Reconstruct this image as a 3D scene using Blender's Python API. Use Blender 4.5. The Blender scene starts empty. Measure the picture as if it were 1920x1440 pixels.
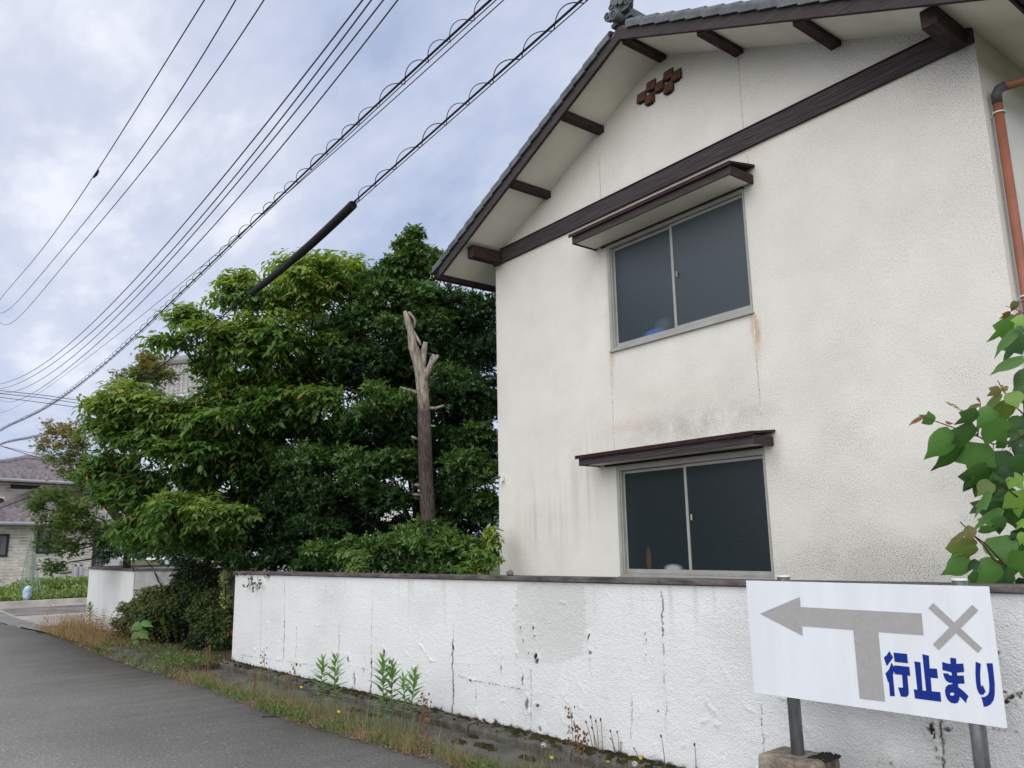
import bpy, math, random
import numpy as np
from mathutils import Vector, Matrix
from mathutils.geometry import tessellate_polygon
random.seed(7); RNG = np.random.default_rng(7)
scene = bpy.context.scene
COL = scene.collection
R = math.radians

# ------------------------------------------------------------------ camera
EYE = 1.55
F_PX = 1506.26                      # focal length in pixels of the 1920 wide photograph
PITCH, ROLL, YAW = R(11.276), R(-1.047), R(52.141)
FWD = np.array([-math.sin(YAW)*math.cos(PITCH), math.cos(YAW)*math.cos(PITCH), math.sin(PITCH)])
_r = np.array([math.cos(YAW), math.sin(YAW), 0.0]); _u = np.cross(_r, FWD)
RGT = math.cos(ROLL)*_r + math.sin(ROLL)*_u
UPV = -math.sin(ROLL)*_r + math.cos(ROLL)*_u
EYEP = np.array([0.0, 0.0, EYE])
cam_d = bpy.data.cameras.new('camera'); cam = bpy.data.objects.new('camera', cam_d); COL.objects.link(cam)
cam_d.sensor_width = 36.0; cam_d.lens = 36.0*F_PX/1920.0
cam_d.clip_start = 0.05; cam_d.clip_end = 2000
m = Matrix(((RGT[0], UPV[0], -FWD[0], 0), (RGT[1], UPV[1], -FWD[1], 0), (RGT[2], UPV[2], -FWD[2], EYE), (0, 0, 0, 1)))
cam.matrix_world = m
scene.camera = cam

# ------------------------------------------------------------------ world, sun, exposure
SUN_EL, SUN_AZ = R(36), R(150)      # azimuth: direction the light comes from, clockwise from +Y
world = bpy.data.worlds.new('World'); scene.world = world; world.use_nodes = True
nt = world.node_tree; nt.nodes.clear()
def N(t, **k):
    n = nt.nodes.new(t)
    for a, b in k.items(): setattr(n, a, b)
    return n
def L(a, b): nt.links.new(a, b)
out = N('ShaderNodeOutputWorld'); bg = N('ShaderNodeBackground'); bg.inputs['Strength'].default_value = 0.10
sky = N('ShaderNodeTexSky', sky_type='NISHITA'); sky.sun_disc = False; sky.sun_elevation = SUN_EL; sky.sun_rotation = SUN_AZ
tc = N('ShaderNodeTexCoord'); sep = N('ShaderNodeSeparateXYZ'); L(tc.outputs['Generated'], sep.inputs[0])
mx = N('ShaderNodeMath', operation='MAXIMUM'); L(sep.outputs['Z'], mx.inputs[0]); mx.inputs[1].default_value = 0.0
ad = N('ShaderNodeMath', operation='ADD'); L(mx.outputs[0], ad.inputs[0]); ad.inputs[1].default_value = 0.22
dx = N('ShaderNodeMath', operation='DIVIDE'); L(sep.outputs['X'], dx.inputs[0]); L(ad.outputs[0], dx.inputs[1])
dy = N('ShaderNodeMath', operation='DIVIDE'); L(sep.outputs['Y'], dy.inputs[0]); L(ad.outputs[0], dy.inputs[1])
cmb = N('ShaderNodeCombineXYZ'); L(dx.outputs[0], cmb.inputs[0]); L(dy.outputs[0], cmb.inputs[1]); cmb.inputs[2].default_value = 3.1
mp = N('ShaderNodeMapping'); mp.inputs['Rotation'].default_value = (0, 0, R(35)); mp.inputs['Scale'].default_value = (1.0, 1.7, 1); L(cmb.outputs[0], mp.inputs[0])
n1 = N('ShaderNodeTexNoise'); n1.inputs['Scale'].default_value = 0.95; n1.inputs['Detail'].default_value = 7; n1.inputs['Roughness'].default_value = 0.52; n1.inputs['Distortion'].default_value = 0.25
n2 = N('ShaderNodeTexNoise'); n2.inputs['Scale'].default_value = 3.4; n2.inputs['Detail'].default_value = 6; n2.inputs['Roughness'].default_value = 0.6
L(mp.outputs[0], n1.inputs['Vector']); L(mp.outputs[0], n2.inputs['Vector'])
mix = N('ShaderNodeMix'); mix.data_type = 'FLOAT'; mix.inputs[0].default_value = 0.36; L(n1.outputs['Fac'], mix.inputs[2]); L(n2.outputs['Fac'], mix.inputs[3])
rp = N('ShaderNodeValToRGB'); L(mix.outputs[0], rp.inputs[0])
el = rp.color_ramp.elements
el[0].position = 0.39; el[0].color = (0.40, 0.475, 0.66, 1)
el[1].position = 0.64; el[1].color = (0.86, 0.885, 0.955, 1)
e = el.new(0.45); e.color = (0.49, 0.555, 0.735, 1)
e = el.new(0.56); e.color = (0.64, 0.68, 0.81, 1)
sc1 = N('ShaderNodeVectorMath', operation='SCALE'); L(rp.outputs[0], sc1.inputs[0]); sc1.inputs['Scale'].default_value = 4.7
mixc = N('ShaderNodeMix'); mixc.data_type = 'RGBA'; mixc.inputs[0].default_value = 0.93
L(sky.outputs[0], mixc.inputs[6]); L(sc1.outputs[0], mixc.inputs[7])
L(mixc.outputs[2], bg.inputs['Color']); L(bg.outputs[0], out.inputs['Surface'])
sun_d = bpy.data.lights.new('sun', 'SUN'); sun_d.energy = 1.5; sun_d.angle = R(95); sun_d.color = (1.0, 0.965, 0.90)
sun = bpy.data.objects.new('sun', sun_d); COL.objects.link(sun)
sd = Vector((math.sin(SUN_AZ)*math.cos(SUN_EL), math.cos(SUN_AZ)*math.cos(SUN_EL), math.sin(SUN_EL)))
sun.rotation_euler = sd.to_track_quat('Z', 'Y').to_euler()
vs = scene.view_settings; vs.view_transform = 'Standard'; vs.look = 'None'; vs.gamma = 1.0; vs.use_curve_mapping = False
vs.exposure = 1.2
scene.cycles.max_bounces = 8; scene.cycles.diffuse_bounces = 3; scene.cycles.transmission_bounces = 4; scene.cycles.transparent_max_bounces = 6

# ------------------------------------------------------------------ placing helpers
def ray(x, y): return FWD + (x-960)/F_PX*RGT - (y-720)/F_PX*UPV
def onz(x, y, z): d = ray(x, y); return EYEP + d*(z-EYE)/d[2]
def ony(x, y, Y): d = ray(x, y); return EYEP + d*Y/d[1]
def onp(x, y, p0, n): d = ray(x, y); n = np.array(n, float); return EYEP + d*((np.array(p0)-EYEP)@n)/(d@n)
def dep(x, y, t): return EYEP + ray(x, y)*t
OFF = {}
def tag(o, label=None, cat=None, group=None, kind=None):
    if label: o['label'] = label
    if cat: o['category'] = cat
    if group: o['group'] = group
    if kind: o['kind'] = kind
    return o
def empty(name, loc, label=None, cat=None, group=None, kind=None):
    o = bpy.data.objects.new(name, None); o.empty_display_size = 0.2; COL.objects.link(o)
    o.location = loc; OFF[o.name] = np.array(loc, float)
    return tag(o, label, cat, group, kind)
def link(name, me, parent=None, mats=(), base=None):
    o = bpy.data.objects.new(name, me); COL.objects.link(o)
    for mm in mats: me.materials.append(mm)
    if parent is not None: o.parent = parent; OFF[o.name] = OFF[parent.name]
    else: OFF[o.name] = np.zeros(3) if base is None else np.array(base, float); o.location = OFF[o.name]
    return o
class MB:
    def __init__(s): s.v = []; s.f = []; s.m = []
    def add(s, vs_, fs, mi=0):
        o = len(s.v); s.v.extend([tuple(map(float, p)) for p in vs_]); s.f.extend([tuple(o+i for i in f) for f in fs]); s.m.extend([mi]*len(fs)); return s
    def box(s, x0, y0, z0, x1, y1, z1, mi=0):
        V = [(x, y, z) for z in (z0, z1) for y in (y0, y1) for x in (x0, x1)]
        return s.add(V, [(0,2,3,1),(4,5,7,6),(0,1,5,4),(2,6,7,3),(0,4,6,2),(1,3,7,5)], mi)
    def hexa(s, P, mi=0):     # 8 points: bottom 4 ccw, top 4 ccw
        return s.add(P, [(3,2,1,0),(4,5,6,7),(0,1,5,4),(1,2,6,5),(2,3,7,6),(3,0,4,7)], mi)
    def obox(s, c, ax, ay, az, mi=0):   # centre and half axes
        c, ax, ay, az = map(lambda q: np.array(q, float), (c, ax, ay, az))
        P = [c-ax-ay-az, c+ax-ay-az, c+ax+ay-az, c-ax+ay-az, c-ax-ay+az, c+ax-ay+az, c+ax+ay+az, c-ax+ay+az]
        return s.hexa(P, mi)
    def prism(s, pts, d, mi=0):
        n = len(pts); A = [np.array(p, float) for p in pts]; B = [p+np.array(d, float) for p in A]
        return s.add(A+B, [tuple(range(n))[::-1], tuple(range(n, 2*n))] + [(i, (i+1) % n, n+(i+1) % n, n+i) for i in range(n)], mi)
    def tube(s, pts, rad, n=8, mi=0, cap=True):
        P = [np.array(p, float) for p in pts]; k = len(P)
        rad = [rad]*k if not hasattr(rad, '__len__') else rad
        V = []; ref = None
        for i in range(k):
            t = P[min(i+1, k-1)]-P[max(i-1, 0)]; t /= (np.linalg.norm(t)+1e-9)
            if ref is None: ref = np.array([0, 0, 1.0]) if abs(t[2]) < .9 else np.array([1.0, 0, 0])
            a = np.cross(ref, t); a /= (np.linalg.norm(a)+1e-9); b = np.cross(t, a); ref = b if abs(b@ref) > .2 else ref
            for j in range(n):
                an = 2*math.pi*j/n; V.append(P[i]+rad[i]*(math.cos(an)*a+math.sin(an)*b))
        Fc = [(i*n+j, i*n+(j+1) % n, (i+1)*n+(j+1) % n, (i+1)*n+j) for i in range(k-1) for j in range(n)]
        if cap: Fc += [tuple(range(n))[::-1], tuple(range((k-1)*n, k*n))]
        return s.add(V, Fc, mi)
    def disc(s, c, nrm, r, h, n=20, mi=0):
        nrm = np.array(nrm, float); nrm /= np.linalg.norm(nrm)
        return s.tube([c, np.array(c)+nrm*h], r, n, mi)
    def build(s, name, mats, parent=None, smooth=False, bevel=0, base=None, kind=None, label=None):
        me = bpy.data.meshes.new(name)
        off = OFF[parent.name] if parent is not None else (np.zeros(3) if base is None else np.array(base, float))
        me.from_pydata([tuple(np.array(v)-off) for v in s.v], [], s.f)
        if not isinstance(mats, (list, tuple)): mats = [mats]
        o = link(name, me, parent, mats, base)
        me.polygons.foreach_set('material_index', s.m)
        if smooth: me.polygons.foreach_set('use_smooth', [True]*len(s.f))
        me.update()
        if bevel:
            b = o.modifiers.new('bevel', 'BEVEL'); b.width = bevel; b.segments = 2; b.limit_method = 'ANGLE'; b.angle_limit = R(40)
        if kind: o['kind'] = kind
        if label: o['label'] = label
        return o
def np_mesh(name, V, T, mats, parent=None, attrs=None, smooth=False, base=None, kind=None):
    """V (n,3) world, T (m,k) faces with constant k"""
    V = np.asarray(V, float); T = np.asarray(T)
    off = OFF[parent.name] if parent is not None else (np.zeros(3) if base is None else np.array(base, float))
    me = bpy.data.meshes.new(name); k = T.shape[1]
    me.vertices.add(len(V)); me.vertices.foreach_set('co', (V-off).astype(np.float32).ravel())
    me.loops.add(T.size); me.loops.foreach_set('vertex_index', T.astype(np.int32).ravel())
    me.polygons.add(len(T)); me.polygons.foreach_set('loop_start', np.arange(0, T.size, k, dtype=np.int32))
    me.polygons.foreach_set('loop_total', np.full(len(T), k, dtype=np.int32))
    me.update(calc_edges=True)
    for an, av in (attrs or {}).items():
        a = me.attributes.new(an, 'FLOAT', 'POINT'); a.data.foreach_set('value', np.asarray(av, np.float32))
    if smooth: me.polygons.foreach_set('use_smooth', np.ones(len(T), bool))
    o = link(name, me, parent, mats if isinstance(mats, (list, tuple)) else [mats], base)
    if kind: o['kind'] = kind
    return o

# ------------------------------------------------------------------ materials
def new_mat(name):
    mt = bpy.data.materials.new(name); mt.use_nodes = True; t = mt.node_tree
    return mt, t, t.nodes['Principled BSDF']
def pm(name, col, rough=.8, var=.15, scale=4, bump=.0, bscale=60, spec=.3, col2=None, stretch=None, metal=0, detail=5, attr=None, bdist=.01, fine=0, flo=.78, fhi=1.15):
    """procedural material: base colour broken up by noise, fine bump; attr: list of (attribute, colour) overlays"""
    mt, t, b = new_mat(name); nd, lk = t.nodes, t.links
    c = nd.new('ShaderNodeTexCoord'); mpn = nd.new('ShaderNodeMapping'); lk.new(c.outputs['Object'], mpn.inputs[0])
    if stretch: mpn.inputs['Scale'].default_value = stretch
    no = nd.new('ShaderNodeTexNoise'); no.inputs['Scale'].default_value = scale; no.inputs['Detail'].default_value = detail; no.inputs['Roughness'].default_value = .62
    lk.new(mpn.outputs[0], no.inputs['Vector'])
    ra = nd.new('ShaderNodeValToRGB'); lk.new(no.outputs['Fac'], ra.inputs[0])
    c2 = col2 if col2 else tuple(x*(1-var*1.6) for x in col)
    c1 = tuple(min(1, x*(1+var)) for x in col)
    ra.color_ramp.elements[0].position = .33; ra.color_ramp.elements[0].color = (*c2, 1)
    ra.color_ramp.elements[1].position = .66; ra.color_ramp.elements[1].color = (*c1, 1)
    last = ra.outputs[0]
    if fine:
        nf = nd.new('ShaderNodeTexNoise'); nf.inputs['Scale'].default_value = fine; nf.inputs['Detail'].default_value = 2; lk.new(c.outputs['Object'], nf.inputs['Vector'])
        mr = nd.new('ShaderNodeMapRange'); mr.inputs[1].default_value = .3; mr.inputs[2].default_value = .7; mr.inputs[3].default_value = flo; mr.inputs[4].default_value = fhi; lk.new(nf.outputs['Fac'], mr.inputs[0])
        vm = nd.new('ShaderNodeVectorMath'); vm.operation = 'SCALE'; lk.new(last, vm.inputs[0]); lk.new(mr.outputs[0], vm.inputs['Scale']); last = vm.outputs[0]
    for an, ac in (attr or []):
        at = nd.new('ShaderNodeAttribute'); at.attribute_name = an
        mi = nd.new('ShaderNodeMix'); mi.data_type = 'RGBA'; lk.new(at.outputs['Fac'], mi.inputs[0]); lk.new(last, mi.inputs[6]); mi.inputs[7].default_value = (*ac, 1); last = mi.outputs[2]
    lk.new(last, b.inputs['Base Color']); b.inputs['Roughness'].default_value = rough; b.inputs['Metallic'].default_value = metal
    b.inputs['Specular IOR Level'].default_value = spec
    if bump:
        nb = nd.new('ShaderNodeTexNoise'); nb.inputs['Scale'].default_value = bscale; nb.inputs['Detail'].default_value = 4; nb.inputs['Roughness'].default_value = .6
        lk.new(mpn.outputs[0] if stretch else c.outputs['Object'], nb.inputs['Vector'])
        bp = nd.new('ShaderNodeBump'); bp.inputs['Strength'].default_value = bump; bp.inputs['Distance'].default_value = bdist
        lk.new(nb.outputs['Fac'], bp.inputs['Height']); lk.new(bp.outputs[0], b.inputs['Normal'])
    return mt
def leaf_mat(name, stops, rough=.45, trans=.35, spec=.4, objcol=False, sheen_var=.12):
    mt, t, b = new_mat(name); nd, lk = t.nodes, t.links
    if objcol:
        oi = nd.new('ShaderNodeObjectInfo'); colr = oi.outputs['Color']
        uv = nd.new('ShaderNodeTexCoord'); sp = nd.new('ShaderNodeSeparateXYZ'); lk.new(uv.outputs['Object'], sp.inputs[0])
        # side veins: slanted bands mirrored about the midrib
        ab = nd.new('ShaderNodeMath'); ab.operation = 'ABSOLUTE'; lk.new(sp.outputs['Y'], ab.inputs[0])
        mu = nd.new('ShaderNodeMath'); mu.operation = 'MULTIPLY_ADD'; lk.new(ab.outputs[0], mu.inputs[0]); mu.inputs[1].default_value = -.8; lk.new(sp.outputs['X'], mu.inputs[2])
        si = nd.new('ShaderNodeMath'); si.operation = 'MULTIPLY'; lk.new(mu.outputs[0], si.inputs[0]); si.inputs[1].default_value = 8.0
        fr = nd.new('ShaderNodeMath'); fr.operation = 'FRACT'; lk.new(si.outputs[0], fr.inputs[0])
        lt = nd.new('ShaderNodeMath'); lt.operation = 'LESS_THAN'; lk.new(fr.outputs[0], lt.inputs[0]); lt.inputs[1].default_value = .12
        l2 = nd.new('ShaderNodeMath'); l2.operation = 'LESS_THAN'; lk.new(ab.outputs[0], l2.inputs[0]); l2.inputs[1].default_value = .012
        mxx = nd.new('ShaderNodeMath'); mxx.operation = 'MAXIMUM'; lk.new(lt.outputs[0], mxx.inputs[0]); lk.new(l2.outputs[0], mxx.inputs[1])
        ms = nd.new('ShaderNodeMath'); ms.operation = 'MULTIPLY'; lk.new(mxx.outputs[0], ms.inputs[0]); ms.inputs[1].default_value = .22
        mi = nd.new('ShaderNodeMix'); mi.data_type = 'RGBA'; lk.new(ms.outputs[0], mi.inputs[0]); lk.new(colr, mi.inputs[6]); mi.inputs[7].default_value = (.2, .3, .1, 1); colr = mi.outputs[2]
    else:
        at = nd.new('ShaderNodeAttribute'); at.attribute_name = 'var'
        ra = nd.new('ShaderNodeValToRGB'); lk.new(at.outputs['Fac'], ra.inputs[0])
        es = ra.color_ramp.elements
        es[0].position = stops[0][0]; es[0].color = (*stops[0][1], 1); es[1].position = stops[-1][0]; es[1].color = (*stops[-1][1], 1)
        for p, cc in stops[1:-1]: q = es.new(p); q.color = (*cc, 1)
        colr = ra.outputs[0]
    lk.new(colr, b.inputs['Base Color']); b.inputs['Roughness'].default_value = rough; b.inputs['Specular IOR Level'].default_value = spec
    tr = nd.new('ShaderNodeBsdfTranslucent'); gm = nd.new('ShaderNodeMix'); gm.data_type = 'RGBA'; gm.blend_type = 'MULTIPLY'; gm.inputs[0].default_value = 1
    lk.new(colr, gm.inputs[6]); gm.inputs[7].default_value = (1.25, 1.45, .55, 1); lk.new(gm.outputs[2], tr.inputs['Color'])
    ms = nd.new('ShaderNodeMixShader'); ms.inputs[0].default_value = trans; lk.new(b.outputs[0], ms.inputs[1]); lk.new(tr.outputs[0], ms.inputs[2])
    lk.new(ms.outputs[0], nd['Material Output'].inputs['Surface'])
    return mt

M = {}
M['asphalt'] = pm('asphalt', (.235, .224, .206), .93, .13, .35, 1.0, 60, .2, fine=40, bdist=.010, flo=.74, fhi=1.22)
_t = M['asphalt'].node_tree; _b = _t.nodes['Principled BSDF']; _src = _b.inputs['Base Color'].links[0].from_socket
_c = _t.nodes.new('ShaderNodeTexCoord'); _v = _t.nodes.new('ShaderNodeTexVoronoi'); _v.inputs['Scale'].default_value = 26; _t.links.new(_c.outputs['Object'], _v.inputs['Vector'])
_m = _t.nodes.new('ShaderNodeMapRange'); _m.inputs[1].default_value = .20; _m.inputs[2].default_value = .34; _m.inputs[3].default_value = 1; _m.inputs[4].default_value = 0; _t.links.new(_v.outputs['Distance'], _m.inputs[0])
_s = _t.nodes.new('ShaderNodeSeparateColor'); _t.links.new(_v.outputs['Color'], _s.inputs[0]); _g = _t.nodes.new('ShaderNodeMapRange'); _g.inputs[1].default_value = .72; _g.inputs[2].default_value = 1.0; _g.inputs[4].default_value = .8; _t.links.new(_s.outputs[0], _g.inputs[0])
_k = _t.nodes.new('ShaderNodeMath'); _k.operation = 'MULTIPLY'; _t.links.new(_m.outputs[0], _k.inputs[0]); _t.links.new(_g.outputs[0], _k.inputs[1])
_x = _t.nodes.new('ShaderNodeMix'); _x.data_type = 'RGBA'; _t.links.new(_k.outputs[0], _x.inputs[0]); _t.links.new(_src, _x.inputs[6]); _x.inputs[7].default_value = (.44, .43, .41, 1); _t.links.new(_x.outputs[2], _b.inputs['Base Color'])
M['concrete_dark'] = pm('concrete_dark', (.095, .093, .085), .95, .35, 3, .8, 90, .2, fine=160, bdist=.01)
M['concrete'] = pm('concrete', (.42, .40, .36), .92, .18, 1.5, .4, 90, .2, fine=120)
M['kerb'] = pm('kerb_concrete', (.095, .09, .078), .95, .45, 7, 1.0, 60, .2, (.045, .042, .036), bdist=.02, fine=140)
M['soil'] = pm('soil', (.075, .06, .042), .97, .4, 4, 1, 50, .1, bdist=.02)
M['earth'] = pm('earth', (.11, .115, .06), .97, .4, .6, .6, 20, .1)
M['moss'] = pm('moss', (.034, .034, .012), .97, .5, 14, 1, 200, .1, (.014, .010, .006), bdist=.01)
M['wood'] = pm('dark_wood', (.058, .050, .052), .8, .35, 9, .5, 40, .3, (.018, .012, .012), (1, 8, 9), bdist=.004)
M['wood_x'] = pm('weathered_wood', (.066, .060, .062), .88, .25, 3, .5, 14, .15, (.026, .019, .019), (1.0, 30, 46), bdist=.003)
M['wood_red'] = pm('red_brown_wood', (.040, .022, .022), .7, .4, 6, .4, 40, .3, (.014, .008, .009), (3, 1, 9), bdist=.004)
M['metal_red'] = pm('maroon_sheet', (.034, .013, .013), .65, .3, 8, .1, 50, .2)
M['soffit'] = pm('soffit_board', (.80, .78, .70), .85, .06, 1.8, .1, 60, .2)
M['alu'] = pm('aluminium', (.34, .34, .315), .5, .08, 5, .05, 90, .4, metal=.15)
M['tile'] = pm('roof_tile', (.085, .094, .096), .55, .35, 8, .3, 60, .5, (.05, .055, .056), bdist=.006)
M['tile2'] = pm('purple_tile', (.27, .225, .225), .45, .25, 3, .1, 40, .5)
M['tile3'] = pm('grey_tile', (.30, .29, .27), .55, .2, 3, .1, 40, .4)
M['pipe'] = pm('terracotta_pipe', (.235, .085, .05), .55, .12, 4, .05, 40, .4)
M['pipe_dark'] = pm('dark_pipe', (.06, .06, .06), .5, .2, 8)
M['gutter'] = pm('brown_gutter', (.055, .028, .024), .5, .2, 5)
M['vent'] = pm('vent_tile', (.115, .052, .035), .75, .3, 12, .4, 80, .3, bdist=.006)
M['coping'] = pm('coping', (.115, .10, .095), .9, .35, 6, .5, 50, .2, (.045, .038, .036), (.7, 3, 3), fine=90)
M['white'] = pm('white_plaster', (.62, .63, .62), .9, .07, .8, .35, 70, .2)
M['beige'] = pm('beige_brick_siding', (.82, .77, .67), .9, .10, 2, .0, 60, .2)
M['steel'] = pm('galvanised_steel', (.17, .18, .185), .42, .28, 14, .12, 60, .5, stretch=(1, 1, .35), metal=.55)
M['block'] = pm('aged_concrete_block', (.23, .20, .16), .95, .35, 8, .9, 60, .2, (.07, .05, .04), bdist=.015, fine=140)
M['panel'] = pm('sign_white', (.66, .69, .725), .35, .035, 2.2, .0, 50, .5, stretch=(3, 3, .5))
M['grey_paint'] = pm('sign_grey', (.325, .318, .31), .4, .04, 30, .0, 50, .4)
M['blue_paint'] = pm('sign_blue', (.001, .018, .20), .35, .03, 20, .0, 50, .4)
M['cable'] = pm('black_cable', (.006, .006, .007), .7, .1, 20)
M['wire'] = pm('cable_wire', (.035, .03, .032), .5, .1, 20)
M['bark'] = pm('bark', (.045, .037, .030), .95, .4, 10, 1, 30, .2, (.015, .012, .010), (3, 3, .8), bdist=.02)
M['dead_bark'] = pm('dead_bark', (.085, .07, .062), .95, .5, 9, 1, 26, .2, (.035, .026, .022), (4, 4, .7), bdist=.03)
M['dead_wood'] = pm('bleached_wood', (.46, .40, .33), .9, .35, 5, 1, 22, .2, (.17, .155, .145), (6, 6, .9), bdist=.04)
M['stem_red'] = pm('red_stem', (.075, .028, .024), .6, .3, 20)
M['stem_green'] = pm('green_stem', (.12, .15, .05), .7, .3, 20)
M['stem_brown'] = pm('dry_stem', (.17, .09, .05), .8, .3, 20)
M['net'] = pm('green_net', (.22, .34, .29), .7, .2, 20)
M['cloth_blue'] = pm('pale_blue_bag', (.42, .55, .68), .6, .3, 6)
M['dark_frame'] = pm('dark_frame', (.045, .035, .033), .5, .1, 8)
M['white_part'] = pm('white_metal', (.72, .72, .70), .5, .05, 8)
M['gas'] = pm('gas_cylinder_grey', (.38, .39, .42), .45, .1, 6)
M['stone'] = pm('garden_stone', (.16, .14, .125), .95, .3, 6, .5)
M['yellow'] = pm('yellow_petal', (.75, .55, .02), .7, .1, 20)
M['fluff'] = pm('seed_fluff', (.52, .50, .44), .9, .1, 40)
M['red_petal'] = pm('red_petal', (.5, .05, .06), .7, .1, 20)
M['dark'] = pm('dark_interior', (.01, .01, .01), .9, .1, 5)
M['curtain'] = pm('curtain', (.45, .46, .47), .8, .2, 3, stretch=(20, 20, .3))

# stucco walls: coarse spatter relief plus stains stored on the mesh
def stucco(name, col, bscale, bstr, bdist, attrs, var=.06, speck=.0, sscale=120):
    mt = pm(name, col, .92, var, 1.1, 0, 60, .15, attr=attrs, detail=8)
    t = mt.node_tree; nd, lk = t.nodes, t.links; b = nd['Principled BSDF']
    c = nd.new('ShaderNodeTexCoord')
    v = nd.new('ShaderNodeTexNoise'); v.inputs['Scale'].default_value = bscale; v.inputs['Detail'].default_value = 3; v.inputs['Roughness'].default_value = .5; v.inputs['Distortion'].default_value = .6
    w = nd.new('ShaderNodeTexNoise'); w.inputs['Scale'].default_value = bscale*.25; w.inputs['Detail'].default_value = 3
    lk.new(c.outputs['Object'], v.inputs['Vector']); lk.new(c.outputs['Object'], w.inputs['Vector'])
    a = nd.new('ShaderNodeMath'); a.operation = 'MULTIPLY_ADD'; lk.new(w.outputs['Fac'], a.inputs[0]); a.inputs[1].default_value = .8; lk.new(v.outputs['Fac'], a.inputs[2])
    bp = nd.new('ShaderNodeBump'); bp.inputs['Strength'].default_value = bstr; bp.inputs['Distance'].default_value = bdist
    lk.new(a.outputs[0], bp.inputs['Height']); lk.new(bp.outputs[0], b.inputs['Normal'])
    if speck:   # soot caught in the hollows of the render, in irregular patches
        src = b.inputs['Base Color'].links[0].from_socket
        s1 = nd.new('ShaderNodeTexNoise'); s1.inputs['Scale'].default_value = sscale; s1.inputs['Detail'].default_value = 2; lk.new(c.outputs['Object'], s1.inputs['Vector'])
        s2 = nd.new('ShaderNodeTexNoise'); s2.inputs['Scale'].default_value = 1.3; s2.inputs['Detail'].default_value = 7; s2.inputs['Roughness'].default_value = .7; lk.new(c.outputs['Object'], s2.inputs['Vector'])
        r1 = nd.new('ShaderNodeMapRange'); r1.inputs[1].default_value = .5; r1.inputs[2].default_value = .68; lk.new(s1.outputs['Fac'], r1.inputs[0])
        r2 = nd.new('ShaderNodeMapRange'); r2.inputs[1].default_value = .38; r2.inputs[2].default_value = .72; r2.inputs[3].default_value = .25; lk.new(s2.outputs['Fac'], r2.inputs[0])
        at = nd.new('ShaderNodeAttribute'); at.attribute_name = 'grime'
        mm = nd.new('ShaderNodeMath'); mm.operation = 'MULTIPLY'; lk.new(r1.outputs[0], mm.inputs[0]); lk.new(r2.outputs[0], mm.inputs[1])
        ma = nd.new('ShaderNodeMath'); ma.operation = 'MULTIPLY_ADD'; lk.new(r1.outputs[0], ma.inputs[0]); lk.new(at.outputs['Fac'], ma.inputs[1])
        mb_ = nd.new('ShaderNodeMath'); mb_.operation = 'MULTIPLY'; lk.new(mm.outputs[0], mb_.inputs[0]); mb_.inputs[1].default_value = speck; lk.new(mb_.outputs[0], ma.inputs[2])
        mi = nd.new('ShaderNodeMix'); mi.data_type = 'RGBA'; mi.clamp_factor = True; lk.new(ma.outputs[0], mi.inputs[0]); lk.new(src, mi.inputs[6]); mi.inputs[7].default_value = (.17, .165, .155, 1)
        lk.new(mi.outputs[2], b.inputs['Base Color'])
    return mt
M['house_wall'] = stucco('house_stucco', (.69, .672, .62), 95, .32, .009, [('soot_tone', (.30, .285, .265)), ('rust', (.50, .33, .20))], .05, .55, 120)
M['street_wall'] = stucco('painted_render', (.705, .72, .715), 100, .7, .011, [('patch', (.60, .615, .595)), ('dirt_tone', (.24, .235, .215)), ('rust', (.22, .12, .075)), ('crack', (.018, .013, .012))], .04, .18, 80)

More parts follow.
